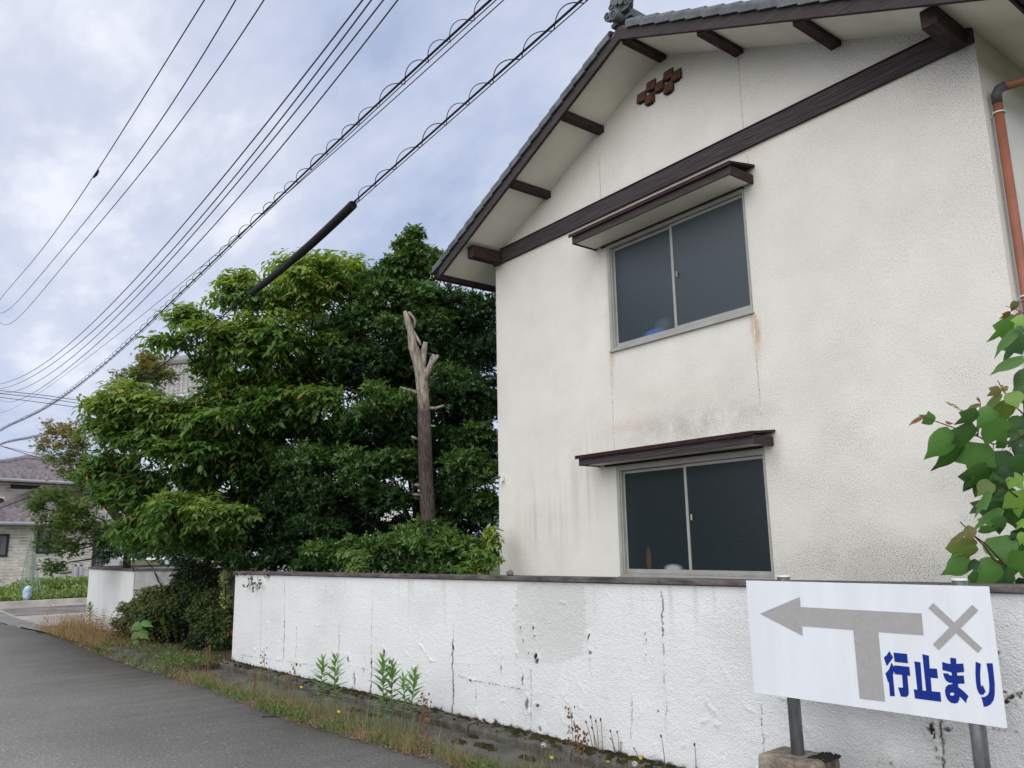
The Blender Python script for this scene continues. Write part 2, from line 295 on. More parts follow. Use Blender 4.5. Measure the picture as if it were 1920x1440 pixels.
def glass_mat(name, base, spots, spec=.5):
    mt, t, b = new_mat(name); nd, lk = t.nodes, t.links
    c = nd.new('ShaderNodeTexCoord')
    vo = nd.new('ShaderNodeTexVoronoi'); vo.inputs['Scale'].default_value = 56; mpn = nd.new('ShaderNodeMapping'); mpn.inputs['Rotation'].default_value = (0, R(33), 0); mpn.inputs['Scale'].default_value = (1, .02, 1.0)
    vo.inputs['Randomness'].default_value = .12
    lk.new(c.outputs['Object'], mpn.inputs[0]); lk.new(mpn.outputs[0], vo.inputs['Vector'])
    bp = nd.new('ShaderNodeBump'); bp.inputs['Strength'].default_value = .6; bp.inputs['Distance'].default_value = .007
    lk.new(vo.outputs['Distance'], bp.inputs['Height']); lk.new(bp.outputs[0], b.inputs['Normal'])
    ma = nd.new('ShaderNodeMapRange'); ma.inputs[1].default_value = 0.1; ma.inputs[2].default_value = .6; ma.inputs[3].default_value = .65; ma.inputs[4].default_value = 1.6; lk.new(vo.outputs['Distance'], ma.inputs[0])
    vm = nd.new('ShaderNodeVectorMath'); vm.operation = 'SCALE'; vm.inputs[0].default_value = base; lk.new(ma.outputs[0], vm.inputs['Scale']); last = vm.outputs[0]
    for (p, rad, cc, st) in spots:   # things standing right behind the frosted pane
        d = nd.new('ShaderNodeVectorMath'); d.operation = 'SUBTRACT'; lk.new(c.outputs['Object'], d.inputs[0]); d.inputs[1].default_value = p
        s = nd.new('ShaderNodeVectorMath'); s.operation = 'MULTIPLY'; lk.new(d.outputs[0], s.inputs[0]); s.inputs[1].default_value = (1/rad[0], 0, 1/rad[1])
        ln = nd.new('ShaderNodeVectorMath'); ln.operation = 'LENGTH'; lk.new(s.outputs[0], ln.inputs[0])
        r_ = nd.new('ShaderNodeMapRange'); r_.interpolation_type = 'SMOOTHSTEP'; r_.inputs[1].default_value = 1.0; r_.inputs[2].default_value = .35; r_.inputs[3].default_value = 0; r_.inputs[4].default_value = st; lk.new(ln.outputs['Value'], r_.inputs[0])
        mi = nd.new('ShaderNodeMix'); mi.data_type = 'RGBA'; lk.new(r_.outputs[0], mi.inputs[0]); lk.new(last, mi.inputs[6]); mi.inputs[7].default_value = (*cc, 1); last = mi.outputs[2]
    lk.new(last, b.inputs['Base Color']); b.inputs['Roughness'].default_value = .14; b.inputs['Specular IOR Level'].default_value = spec
    return mt

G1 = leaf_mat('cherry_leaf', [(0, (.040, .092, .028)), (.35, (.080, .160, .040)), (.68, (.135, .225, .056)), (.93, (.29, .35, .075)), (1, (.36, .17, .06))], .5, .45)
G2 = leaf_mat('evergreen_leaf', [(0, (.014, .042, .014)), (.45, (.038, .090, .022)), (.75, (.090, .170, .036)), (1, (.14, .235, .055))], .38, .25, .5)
G3 = leaf_mat('maple_leaf', [(0, (.06, .12, .032)), (.5, (.125, .175, .05)), (.8, (.22, .18, .07)), (1, (.27, .15, .075))], .55, .4)
G4 = leaf_mat('azalea_leaf', [(0, (.012, .028, .008)), (.45, (.030, .056, .014)), (.8, (.085, .12, .03)), (1, (.15, .18, .05))], .5, .2)
G5 = leaf_mat('weed_leaf', [(0, (.05, .10, .03)), (.6, (.10, .17, .045)), (1, (.17, .25, .075))], .55, .4)
G6 = leaf_mat('grass_blade', [(0, (.085, .125, .045)), (.35, (.17, .20, .08)), (.55, (.30, .27, .15)), (.8, (.28, .19, .11)), (1, (.22, .11, .065))], .7, .35)
G7 = leaf_mat('dry_weed', [(0, (.20, .25, .09)), (.3, (.38, .31, .17)), (.65, (.34, .21, .12)), (1, (.20, .095, .06))], .8, .3)
G8 = leaf_mat('garden_green', [(0, (.07, .13, .035)), (.45, (.17, .25, .065)), (.8, (.32, .38, .14)), (1, (.50, .45, .25))], .6, .35)
G9 = leaf_mat('big_leaf', [], .45, .38, .45, objcol=True)
# ------------------------------------------------------------------ ground
g = MB(); g.add([(-160, -120, -.03), (120, -120, -.03), (120, 160, -.03), (-160, 160, -.03)], [(0, 1, 2, 3)])
tag(g.build('ground', M['earth']), kind='structure')
edge = [(-60, 2.2), (-22.2, 2.36), (-19.8, 2.60), (-16.8, 2.80), (-12.3, 2.93), (-9.7, 3.12), (-7.5, 3.17), (-6.2, 3.31), (-5.2, 3.43), (-4, 3.50), (-2, 3.56), (6, 3.9)]
def edge_y(x): return float(np.interp(x, [e_[0] for e_ in edge], [e_[1] for e_ in edge]))
# asphalt: dense strip grid whose upper edge is slightly ragged
xs = np.concatenate([np.linspace(-60, -14, 80), np.linspace(-13.9, 6, 400)])
ey = np.array([edge_y(x) for x in xs]) + .018*np.sin(xs*7.1)+.014*np.sin(xs*17.3+1)+RNG.normal(0, .006, len(xs))
V = []; T = []
for i, x in enumerate(xs):
    V += [(x, -9, 0), (x, 1.0, 0), (x, ey[i], 0), (x, ey[i]+.004, -.028)]
for i in range(len(xs)-1):
    for j in range(3): a = i*4+j; T.append((a, a+4, a+5, a+1))
road = np_mesh('road', V, T, M['asphalt']); tag(road, kind='structure')
# side street beyond the garden wall: pale concrete apron, worn lane and low kerb line
s_ = MB(); s_.add([(-29.0, 2.44, -.004), (-20.6, 2.44, -.004), (-20.2, 3.3, -.004), (-20.0, 16, -.004), (-29.0, 16, -.004)], [(0, 1, 2, 3, 4)])
tag(s_.build('side_street', pm('side_street_concrete', (.36, .335, .30), .92, .2, .7, .2, 60, .2)), kind='structure')
s_ = MB()
s_.add([(-27.6, 2.9, .001), (-24.2, 2.9, .001), (-24.6, 15, .001), (-27.9, 15, .001)], [(0, 1, 2, 3)])
tag(s_.build('worn_lane', pm('worn_lane', (.20, .185, .17), .95, .3, .9, .2, 60, .2)), kind='structure')
s_ = MB(); s_.box(-29.2, 2.2, -.02, -29.0, 16, .13)
tag(s_.build('side_street_kerb', M['concrete'], bevel=.01), kind='structure')
s_ = MB(); s_.add([(-60, 2.2, .004), (-22.2, 2.38, .004), (-19.9, 2.66, .004), (-18.4, 2.86, .004), (-18.6, 3.2, .004), (-21, 2.95, .004), (-24, 2.8, .004), (-60, 2.75, .004)], [(0, 1, 2, 3, 4, 5, 6, 7)])
tag(s_.build('drain_cover_strip', pm('drain_strip', (.21, .205, .195), .9, .2, 2, .2, 60)), kind='structure')

# the garden wall line
WDIR = np.array([.99839, .0567, 0.]); WN = np.array([-.0567, .99839, 0.])      # along / into the garden
W0 = np.array([-11.081, 3.838, 0.])
def wl(s, t=0, z=0): return W0 + WDIR*s + WN*t + np.array([0, 0, z])
def on_wall(px, py, t=0): p = onp(px, py, W0+WN*t, WN); return float((p-W0)@WDIR), float(p[2])
WLEN = 12.0
def captop(s): return 1.262+.0058*s
# verge slab between the asphalt and the wall
V = []; T = []; ns = 240
for i in range(ns+1):
    s = -4.4+(WLEN+5)*i/ns; p = wl(s); ye = edge_y(p[0])-.02
    for k in range(6):
        f = k/5; q = np.array([p[0], ye+(p[1]-.10-ye)*f, 0]); 
        q[2] = .004+.022*f+.006*math.sin(s*3+k)*f+(-.02 if k == 0 else 0)
        V.append(q)
for i in range(ns):
    for k in range(5): a = i*6+k; T.append((a, a+6, a+7, a+1))
tag(np_mesh('verge', V, T, M['concrete_dark'], smooth=True), kind='structure')
# planted soil in front of the entrance
s_ = MB(); s_.add([(-18.3, 2.84, .03), (-15.9, 2.86, .05), (-13.5, 2.95, .09), (-11.2, 3.2, .10), (-11.05, 3.9, .12), (-12.5, 5.2, .14), (-14.2, 4.6, .14), (-15.9, 3.7, .12), (-18.5, 3.5, .06)], [tuple(range(9))]); s_.add([(x_, y_, -.02) for x_, y_ in ((-18.3, 2.78), (-15.9, 2.78), (-13.5, 2.86), (-11.2, 3.1), (-11.0, 3.95))]+[(-18.3, 2.84, .03), (-15.9, 2.86, .05), (-13.5, 2.95, .09), (-11.2, 3.2, .10), (-11.05, 3.9, .12)], [(0, 1, 6, 5), (1, 2, 7, 6), (2, 3, 8, 7), (3, 4, 9, 8)])
tag(s_.build('planting_bed', M['soil']), kind='structure')
V = []; T = []; nx_, ny_ = 40, 12; r_ = random.Random(3)
for i in range(nx_+1):
    x = -14.6+3.2*i/nx_; ye = edge_y(x)-.03
    for j in range(ny_+1):
        f = j/ny_; e_ = math.sin(math.pi*i/nx_)**.4*min(1, f*4)**.7*min(1, (1-f)*6)**.5; V.append((x+r_.uniform(-.01, .01), ye+.62*f, -.01+.15*e_+r_.uniform(-.008, .008)))
for i in range(nx_):
    for j in range(ny_): a = i*(ny_+1)+j; T.append((a, a+ny_+1, a+ny_+2, a+1))
tag(np_mesh('concrete_ramp', V, T, M['concrete_dark'], smooth=True), kind='structure')
# kerb blocks under the wall
kerb = empty('kerb', tuple(wl(0)), kind='structure')
s = -.1; i = 0
while s < WLEN:
    ln = .60+random.uniform(-.02, .02)
    n = 7; jag = [random.uniform(-.022, .012) for _ in range(n+1)]; jt = [random.uniform(-.012, .006) for _ in range(n+1)]
    Vk = []; w = -.145; h = .105+random.uniform(-.006, .006)
    for k in range(n+1):
        sk = s+.008+(ln-.016)*k/n; e_ = .035 if k in (0, n) else 0
        Vk += [wl(sk, w+jag[k]*.5, .0), wl(sk, w+jag[k]+e_*.3, h-.03), wl(sk, w+.02+jag[k], h-.004+jt[k]-e_*.2), wl(sk, .01, h+.004)]
    Fk = []
    for k in range(n):
        for j in range(3): a = k*4+j; Fk.append((a, a+4, a+5, a+1))
    Fk += [(0, 1, 2, 3), tuple(n*4+q for q in (3, 2, 1, 0))]
    MB().add(Vk, Fk).build('kerb_block', M['kerb'], kerb)
    s += ln

# ------------------------------------------------------------------ boundary wall (painted render with cracks, blisters, a grey repair)
wall = empty('boundary_wall', tuple(wl(0)), 'long low white rendered boundary wall with cracked paint running past the house', 'wall')
ds = .0085
sv = np.arange(0, WLEN+ds, ds); nz = 142
SS, TT = np.meshgrid(sv, np.linspace(0, 1, nz), indexing='ij')
ZB = .085; ZT = captop(SS)-.045
ZZ = ZB+(ZT-ZB)*TT
dirt_tone = np.zeros_like(SS); rust = np.zeros_like(SS); crack = np.zeros_like(SS); patch = np.zeros_like(SS); disp = np.zeros_like(SS)
def vnoise(sx, sz, seed, ax=None, az=None):
    """smooth value noise over the wall sheet"""
    r_ = np.random.default_rng(seed); A = SS if ax is None else ax; B = ZZ if az is None else az
    gx = A/sx; gz = B/sz; nx = int(gx.max()-min(0, gx.min()))+4; nzn = int(gz.max()-min(0, gz.min()))+4
    gx = gx-min(0, gx.min()); gz = gz-min(0, gz.min())
    Q = r_.random((nx, nzn)); i0 = gx.astype(int); j0 = gz.astype(int); fx = gx-i0; fz = gz-j0
    fx = fx*fx*(3-2*fx); fz = fz*fz*(3-2*fz)
    return (Q[i0, j0]*(1-fx)*(1-fz)+Q[i0+1, j0]*fx*(1-fz)+Q[i0, j0+1]*(1-fx)*fz+Q[i0+1, j0+1]*fx*fz)
def fnoise(sx, sz, seed, **k): return sum(vnoise(sx/2**o, sz/2**o, seed+o, **k)*.5**o for o in range(4))/1.875
wob = (vnoise(.05, .05, 5)-.5)*.02+(vnoise(.015, .015, 6)-.5)*.012
def pline(pts, w, amt=1.0, target=None, seed=0, gap=.0):
    P = [on_wall(*p) for p in pts]; best = np.full(SS.shape, 9.0)
    for (a, b), (c_, d_) in zip(P[:-1], P[1:]):
        dx_, dz_ = c_-a, d_-b; l2 = dx_*dx_+dz_*dz_+1e-9
        t_ = np.clip(((SS-a)*dx_+(ZZ-b)*dz_)/l2, 0, 1)
        best = np.minimum(best, np.hypot(SS+wob-(a+t_*dx_), ZZ-(b+t_*dz_)))
    m_ = np.clip(1.3-best/w, 0, 1)*amt
    if gap: m_ = m_*(vnoise(.03, .07, 40+seed) > gap)
    return m_, best
def add(A, m_): np.maximum(A, m_, out=A)
for k, (pts, w, amt, gap) in enumerate([
    ([(699, 1102), (697, 1180), (696, 1242)], .004, .55, .35), ([(697, 1235), (697, 1262), (695, 1306)], .007, .95, .15),
    ([(850, 1200), (849, 1260), (850, 1300), (848, 1340)], .007, 1, .08), ([(850, 1170), (850, 1205)], .003, .5, .3),
    ([(636, 1170), (635, 1240)], .007, .45, .1), ([(892, 1285), (893, 1350)], .006, .5, .4), ([(940, 1190), (941, 1260)], .003, .4, .5),
    ([(996, 1255), (996, 1372)], .003, .6, .1), ([(1241, 1110), (1243, 1192)], .005, .95, .25), ([(1243, 1190), (1247, 1290), (1250, 1390)], .004, .6, .5),
    ([(1184, 1300), (1184, 1384)], .004, .5, .35), ([(1106, 1230), (1108, 1315)], .003, .25, .4),
    ([(490, 1109), (488, 1233)], .005, .4, .3), ([(534, 1091), (533, 1170)], .004, .6, .2), ([(534, 1165), (531, 1242)], .006, .9, .15), ([(556, 1175), (555, 1233)], .006, .4, .3),
    ([(1762, 1351), (1766, 1400), (1770, 1445), (1775, 1520)], .007, 1, .06), ([(1426, 1323), (1430, 1380), (1434, 1418)], .003, .8, .1),
    ([(860, 1268), (883, 1275), (912, 1281), (946, 1287), (977, 1292)], .005, .85, .42), ([(977, 1292), (1015, 1301), (1040, 1308)], .004, .3, .3),
    ([(452, 1228), (480, 1233), (520, 1238), (590, 1248), (636, 1240)], .006, .5, .45), ([(640, 1245), (690, 1256)], .005, .35, .5),
    ([(1860, 1367), (1925, 1374)], .004, .7, .4), ([(612, 1095), (612, 1112)], .003, .5, 0), ([(1230, 1440), (1240, 1426)], .003, .3, 0)]):
    m_, d_ = pline(pts, w, amt, seed=k, gap=gap); add(crack, m_)
    add(rust, np.clip(1-d_/(w*3.2), 0, 1)*.28*amt*(vnoise(.06, .06, 70+k) > .35)); disp += -.003*m_+.0022*np.exp(-(d_/.022)**2)*(vnoise(.05, .08, 90+k)-.25)
for k, (x, y, rx, ry, a) in enumerate([(719, 1224, .015, .03, 1), (731, 1241, .012, .022, 1), (697, 1242, .013, .022, 1), (653, 1237, .02, .035, .8), (682, 1257, .014, .025, .8),
    (849, 1212, .012, .03, 1), (977, 1177, .007, .012, 1), (1000, 1177, .008, .016, 1), (1003, 1192, .008, .01, .9), (981, 1202, .006, .016, .9), (1004, 1231, .018, .02, 1), (1007, 1240, .012, .018, .9), (991, 1225, .006, .01, .8),
    (1104, 1194, .009, .018, 1), (1105, 1225, .012, .02, .8), (1211, 1200, .007, .01, 1), (1210, 1188, .012, .008, .8), (1234, 1333, .006, .008, 1), (988, 1321, .018, .04, .75), (1007, 1324, .02, .012, .9), (1013, 1366, .022, .02, .8),
    (941, 1253, .008, .022, .8), (883, 1275, .025, .008, 1), (981, 1275, .01, .04, .8), (1747, 1367, .014, .028, 1), (1751, 1378, .008, .02, 1), (1777, 1368, .012, .014, .9), (1839, 1371, .016, .026, .9), (1752, 1407, .007, .012, .9),
    (1888, 1314, .010, .012, 1), (1894, 1308, .008, .01, 1), (1907, 1307, .008, .016, 1), (1882, 1298, .006, .008, 1), (1914, 1300, .006, .01, 1), (1871, 1226, .008, .008, .8), (1756, 1425, .01, .01, .7), (1210, 1229, .006, .012, .7), (695, 1288, .012, .016, 1),
    (880, 1246, .006, .01, .5), (455, 1234, .010, .02, .8), (563, 1248, .01, .02, .7), (1651, 1425, .006, .006, .5), (1671, 1432, .006, .01, .6)]):
    a_, b_ = on_wall(x, y); rr = np.hypot((SS-a_+wob*1.4)/rx, (ZZ-b_+wob)/ry)
    add(crack, np.clip((1.15-rr)*3, 0, 1)*a); disp += .004*np.exp(-((rr-1.7)/.7)**2)-.003*(rr < 1)
# a peeled flake showing bare render
a_, b_ = on_wall(665, 1275); rr = np.hypot((SS-a_+wob*2)/.028, (ZZ-b_+wob)/.09); add(dirt_tone, np.clip((1.1-rr)*4, 0, 1)*.85); disp += -.003*(rr < 1)+.004*np.exp(-((rr-1.2)/.25)**2)
# grey repainted patch
Pp = [on_wall(*p) for p in ((965, 1135), (968, 1100), (1002, 1092), (1095, 1096), (1100, 1180), (1092, 1228), (1055, 1240), (1040, 1300), (1020, 1330), (1000, 1360), (975, 1370), (968, 1290))]
ins = np.zeros(SS.shape, bool); jx = SS+wob*2.2; jz = ZZ+wob*1.6
for (a, b), (c_, d_) in zip(Pp, Pp[1:]+Pp[:1]):
    cond = ((b > jz) != (d_ > jz)) & (jx < (c_-a)*(jz-b)/(d_-b+1e-9)+a); ins ^= cond
a_, b_ = on_wall(1010, 1240)
patch += ins*np.clip(.9-.55*(ZZ < b_)-.15*vnoise(.2, .2, 12), 0, 1)
# grime from rising damp and drips below the coping; darker mottling around the sign
low = np.clip(1-(ZZ-ZB)/.10, 0, 1); add(dirt_tone, low**2*fnoise(.08, .06, 21)*1.2); add(crack, np.clip((low-.60+(fnoise(.05, .03, 22)-.5)*1.1)*4, 0, 1)*.95)
drip = np.clip(vnoise(.035, 3, 31)-.62, 0, 1)*2.2*np.clip(1-(ZT-ZZ)/(.15+.5*vnoise(.05, 3, 32)), 0, 1); add(dirt_tone, drip*.35)
add(dirt_tone, np.clip((fnoise(.9, .5, 51)-.42)*.45, 0, .14))
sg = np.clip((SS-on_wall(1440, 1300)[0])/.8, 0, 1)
add(dirt_tone, sg*np.clip((fnoise(.35, .3, 61)-.25)*1.3, 0, .46)*np.clip(1.25-(ZZ-.2)/.75, .3, 1)); 
add(dirt_tone, .35*np.exp(-((SS-on_wall(1700, 1330)[0])/.35)**2-((ZZ-on_wall(1700, 1330)[1])/.12)**2)*fnoise(.1, .1, 62)*1.6)
left = np.clip(1-SS/3.2, 0, 1); add(dirt_tone, left*.10)
# blisters in the lower left half
for k in range(70):
    a_ = random.uniform(.2, 8.5); b_ = random.uniform(.14, .72) if k < 55 else random.uniform(.2, 1.1)
    th = random.uniform(0, 3.1); la, lb = random.uniform(.02, .07), random.uniform(.006, .014)
    u_ = (SS-a_)*math.cos(th)+(ZZ-b_)*math.sin(th)+wob; v_ = -(SS-a_)*math.sin(th)+(ZZ-b_)*math.cos(th)+wob*2
    disp += random.uniform(.004, .010)*np.exp(-(u_/la)**2-(v_/lb)**2)
disp += .006*(fnoise(.8, .6, 71)-.5)
grime = np.clip(dirt_tone*.5, 0, 1)
PV = W0[None, None, :]+SS[..., None]*WDIR-disp[..., None]*WN; PV[..., 2] = ZZ
nS, nT = SS.shape; idx = np.arange(nS*nT).reshape(nS, nT)
Tq = np.stack([idx[:-1, :-1], idx[1:, :-1], idx[1:, 1:], idx[:-1, 1:]], -1).reshape(-1, 4)
np_mesh('painted_face', PV.reshape(-1, 3), Tq, M['street_wall'], wall, dict(dirt_tone=dirt_tone.ravel(), rust=rust.ravel(), crack=crack.ravel(), patch=patch.ravel(), grime=grime.ravel()), smooth=True)
core = MB(); core.hexa([wl(.0, .006, 0), wl(WLEN, .006, 0), wl(WLEN, .12, 0), wl(0, .12, 0), wl(0, .006, captop(0)-.046), wl(WLEN, .006, captop(WLEN)-.046), wl(WLEN, .12, captop(WLEN)-.046), wl(0, .12, captop(0)-.046)])
core.build('wall_core', M['white'], wall)
s = -.03; 
while s < WLEN:
    ln = 1.82; e_ = min(s+ln-.004, WLEN); dz = random.uniform(-.002, .002)
    P = []
    for zz in (-.040, -.004):
        for (a, t_) in ((s, -.03), (e_, -.03), (e_, .15), (s, .15)): P.append(wl(a, t_, captop(a)+zz+dz))
    MB().hexa(P).build('coping', M['coping'], wall, bevel=.006)
    s += ln
# pebble on the coping
a_, _ = on_wall(953, 1076)
MB().tube([wl(a_-.03, .02, captop(a_)-.002), wl(a_-.02, .02, captop(a_)+.016), wl(a_+.01, .02, captop(a_)+.024), wl(a_+.035, .02, captop(a_)+.006)], [.008, .022, .024, .008], 7).build('pebble', M['stone'], base=wl(a_, .02, captop(a_)), smooth=True)
tag(bpy.data.objects['pebble'], 'small grey stone lying on the dark wall coping', 'stone')

# entrance wing walls, far left
def wallseg(name, pts, z0, ztop, th, label, cat='wall', mat=None):
    w = empty(name, (pts[0][0], pts[0][1], 0), label, cat)
    P = [np.array([*p, 0.]) for p in pts]; n = len(P); nr = []
    for i in range(n):
        d = P[min(i+1, n-1)]-P[max(i-1, 0)]; d /= np.linalg.norm(d); nr.append(np.array([-d[1], d[0], 0]))
    b = MB(); c2 = MB()
    V = []; Vc = []
    for i in range(n):
        for zz in (z0, ztop): V += [P[i]+np.array([0, 0, zz]), P[i]+nr[i]*th+np.array([0, 0, zz])]
        for zz in (ztop+.002, ztop+.045): Vc += [P[i]-nr[i]*.025+np.array([0, 0, zz]), P[i]+nr[i]*(th+.025)+np.array([0, 0, zz])]
    def faces(n):
        f = []
        for i in range(n-1):
            a = i*4; f += [(a, a+4, a+6, a+2), (a+2, a+6, a+7, a+3), (a+1, a+3, a+7, a+5), (a, a+1, a+5, a+4)]
        f += [(0, 2, 3, 1), (n*4-4, n*4-3, n*4-1, n*4-2)]; return f
    b.add(V, faces(n)).build('wall_body', mat or M['white'], w, smooth=False)
    c2.add(Vc, faces(n)).build('coping', M['coping'], w)
    return w
cx, cy = -19.55, 4.35; arc = [(cx-.0+.72*math.cos(a), cy+.72*math.sin(a)) for a in np.linspace(math.pi, 1.5*math.pi, 9)]
wallseg('wing_wall', [(-20.27, 9.0)]+arc+[(-17.5, 3.64), (-15.92, 3.68)], 0, 1.19, .13, 'white garden wall with a rounded corner at the side street')
wallseg('wing_wall', [(-15.92, 3.70), (-15.0, 4.14), (-14.05, 4.58)], 0, 1.195, .12, 'splayed wing wall of the entrance behind the clipped bushes, its shade painted in grey', mat=pm('shade_toned_plaster', (.36, .36, .35), .92, .15, 2, .3, 60, .2))  # white plaster toned grey, standing in for shade from trees and bushes
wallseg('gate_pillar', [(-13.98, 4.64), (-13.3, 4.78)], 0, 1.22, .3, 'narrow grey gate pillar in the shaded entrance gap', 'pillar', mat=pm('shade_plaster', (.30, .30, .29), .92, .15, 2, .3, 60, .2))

# ------------------------------------------------------------------ the house
HX0, HX1, HY, PX, PZ, SL = -8.693, -2.26, 6.5, -5.477, 7.024, .464
HB = 12.6
def zs(x): return PZ-SL*abs(x-PX)
house = empty('house', (PX, HY, 0), 'two storey house with stained cream stucco gable and dark timber trim', 'house')
WX0, WX1 = -6.456, -4.508
wins = [(WX0, WX1, 3.73, 5.018), (WX0, WX1, 1.187, 2.385)]
d_ = .016
gx = np.unique(np.round(np.concatenate([np.arange(HX0, HX1, d_), [HX1, WX0, WX1, PX]]), 5))
gz = np.unique(np.round(np.concatenate([np.arange(.0, 7.06, d_), [3.73, 5.018, 1.187, 2.385, 7.06]]), 5))
GX, GZ = np.meshgrid(gx, gz, indexing='ij'); GZ = np.minimum(GZ, PZ+.03-SL*np.abs(GX-PX))
k = dict(ax=GX-HX0, az=GZ)
soot_tone = np.zeros_like(GX); hrust = np.zeros_like(GX); hg = np.zeros_like(GX)
def blob(px, py, rx, rz): p = ony(px, py, HY); return np.exp(-((GX-p[0])/rx)**2-((GZ-p[2])/rz)**2)
fn = fnoise(.5, .35, 101, **k); fine_ = fnoise(.09, .12, 105, **k); strk = vnoise(.05, .9, 108, **k)
soot_tone += .75*blob(1300, 795, .85, .16)*np.clip(fine_*1.7-.3, 0, 1)+.35*blob(1290, 750, .8, .25)*fn
soot_tone += .45*blob(1660, 900, .8, 1.0)*np.clip(fn*2-.75, 0, 1)+.5*blob(1560, 1060, 1.0, .28)*np.clip(fn*1.8-.5, 0, 1)+.4*blob(1600, 1080, 1.5, .15)
soot_tone += .5*blob(1010, 960, .5, .55)*np.clip(strk*1.6-.5, 0, 1)*(fn+.3)+.4*blob(1090, 900, .35, .5)*np.clip(strk*1.6-.5, 0, 1)
gapz = zs(GX)-GZ
soot_tone += .28*np.exp(-np.clip(gapz, 0, 9)/.22)*(.5+fn)+.12*np.clip((GX+4.2)/1.9, 0, 1)*np.exp(-np.clip(gapz, 0, 9)/.8)  # darker towards the soffit, a little more so on the right
soot_tone += .35*blob(1800, 110, .35, .35)*(.4+fn)
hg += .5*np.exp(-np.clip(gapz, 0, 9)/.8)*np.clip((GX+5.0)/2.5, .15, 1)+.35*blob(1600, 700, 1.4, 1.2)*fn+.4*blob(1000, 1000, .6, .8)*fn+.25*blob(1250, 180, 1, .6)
wx = GX+.02*(fine_-.5)*4
for px, py, ln, a in ((1147, 664, .5, .55), (1413, 592, .55, .9), (1416, 600, .3, .8)):
    p = ony(px, py, HY); hrust += a*np.exp(-((wx-p[0])/.035)**2)*np.clip(1-(p[2]-GZ)/ln, 0, 1)*(GZ < p[2])
hrust += .28*blob(1280, 745, .8, .22)*fn+.35*blob(1410, 285, .25, .14)*fn+.3*blob(1180, 800, .3, .08)
belt_top = 5.614; hrust += .55*np.exp(-np.clip(GZ-belt_top, 0, 9)/.025)*(GZ > belt_top)*np.clip((GX+8.0)/2, 0, 1)+.25*np.exp(-np.abs(GZ-5.37)/.05)*(GX < -4)*fn
soot_tone += .35*np.exp(-((wx-WX0+.03)/.05)**2)*(GZ > 3.7)*(GZ < 5.1)*.6+.4*np.exp(-((wx-WX1-.05)/.06)**2)*np.exp(-((GZ-5.0)/.12)**2)+.3*np.exp(-((wx-WX1-.1)/.08)**2)*np.exp(-((GZ-2.3)/.18)**2)  # darker strip left of the upper window, darker spots under right canopy ends
hdisp = .004*(fnoise(1.2, 1, 111, **k)-.5)
nX, nZ = GX.shape; idx = np.arange(nX*nZ).reshape(nX, nZ)
Tq = np.stack([idx[:-1, :-1], idx[1:, :-1], idx[1:, 1:], idx[:-1, 1:]], -1).reshape(-1, 4)
cxm = (GX.ravel()[Tq[:, 0]]+GX.ravel()[Tq[:, 1]])/2; czm = (GZ.ravel()[Tq[:, 0]]+GZ.ravel()[Tq[:, 2]])/2
keep = np.abs(GZ.ravel()[Tq[:, 2]]-GZ.ravel()[Tq[:, 0]])+np.abs(GZ.ravel()[Tq[:, 3]]-GZ.ravel()[Tq[:, 1]]) > 1e-5
for (a, b, c_, e_) in wins: keep &= ~((cxm > a) & (cxm < b) & (czm > c_) & (czm < e_))
np_mesh('front_wall', np.stack([GX, HY-hdisp, GZ], -1).reshape(-1, 3), Tq[keep], M['house_wall'], house, dict(soot_tone=np.clip(soot_tone*.42, 0, .5).ravel(), rust=np.clip(hrust, 0, .8).ravel(), grime=np.clip(hg+soot_tone*1.7, 0, 1).ravel()), smooth=True)
sw = MB()
for x in (HX0, HX1):
    sgn = 1 if x == HX0 else -1
    sw = MB(); sw.add([(x, HY+.001, 0), (x, HB, 0), (x, HB, zs(x)+.02), (x, HY+.001, zs(x)+.02), (x+sgn*.12, HY+.001, 0), (x+sgn*.12, HB, 0), (x+sgn*.12, HB, zs(x)), (x+sgn*.12, HY+.001, zs(x))], [(0, 1, 2, 3), (4, 7, 6, 5), (0, 4, 5, 1), (1, 5, 6, 2)])
    o = sw.build('side_wall', M['house_wall'], house)
bw = MB(); bw.add([(HX0+.12, HB, 0), (HX1-.12, HB, 0), (HX1-.12, HB, zs(HX1)), (PX, HB, PZ), (HX0+.12, HB, zs(HX0))], [(0, 1, 2, 3, 4)]); bw.build('back_wall', M['house_wall'], house)
# joint strips in the stucco
for (px0, py0, px1, py1) in ((1122, 262, 1127, 373), (1385, 101, 1391, 240), (1147, 662, 1151, 848), (1412, 592, 1430, 803), (1113, 390, 1114, 400), (1400, 280, 1403, 306)):
    a = ony(px0, py0, HY); b = ony(px1, py1, HY); MB().box((a[0]+b[0])/2-.006, HY-.006, b[2], (a[0]+b[0])/2+.006, HY+.002, a[2]).build('joint_strip', pm('joint_mastic', (.60, .57, .50), .7, .2, 20) if 'joint_mastic' not in bpy.data.materials else bpy.data.materials['joint_mastic'], house)
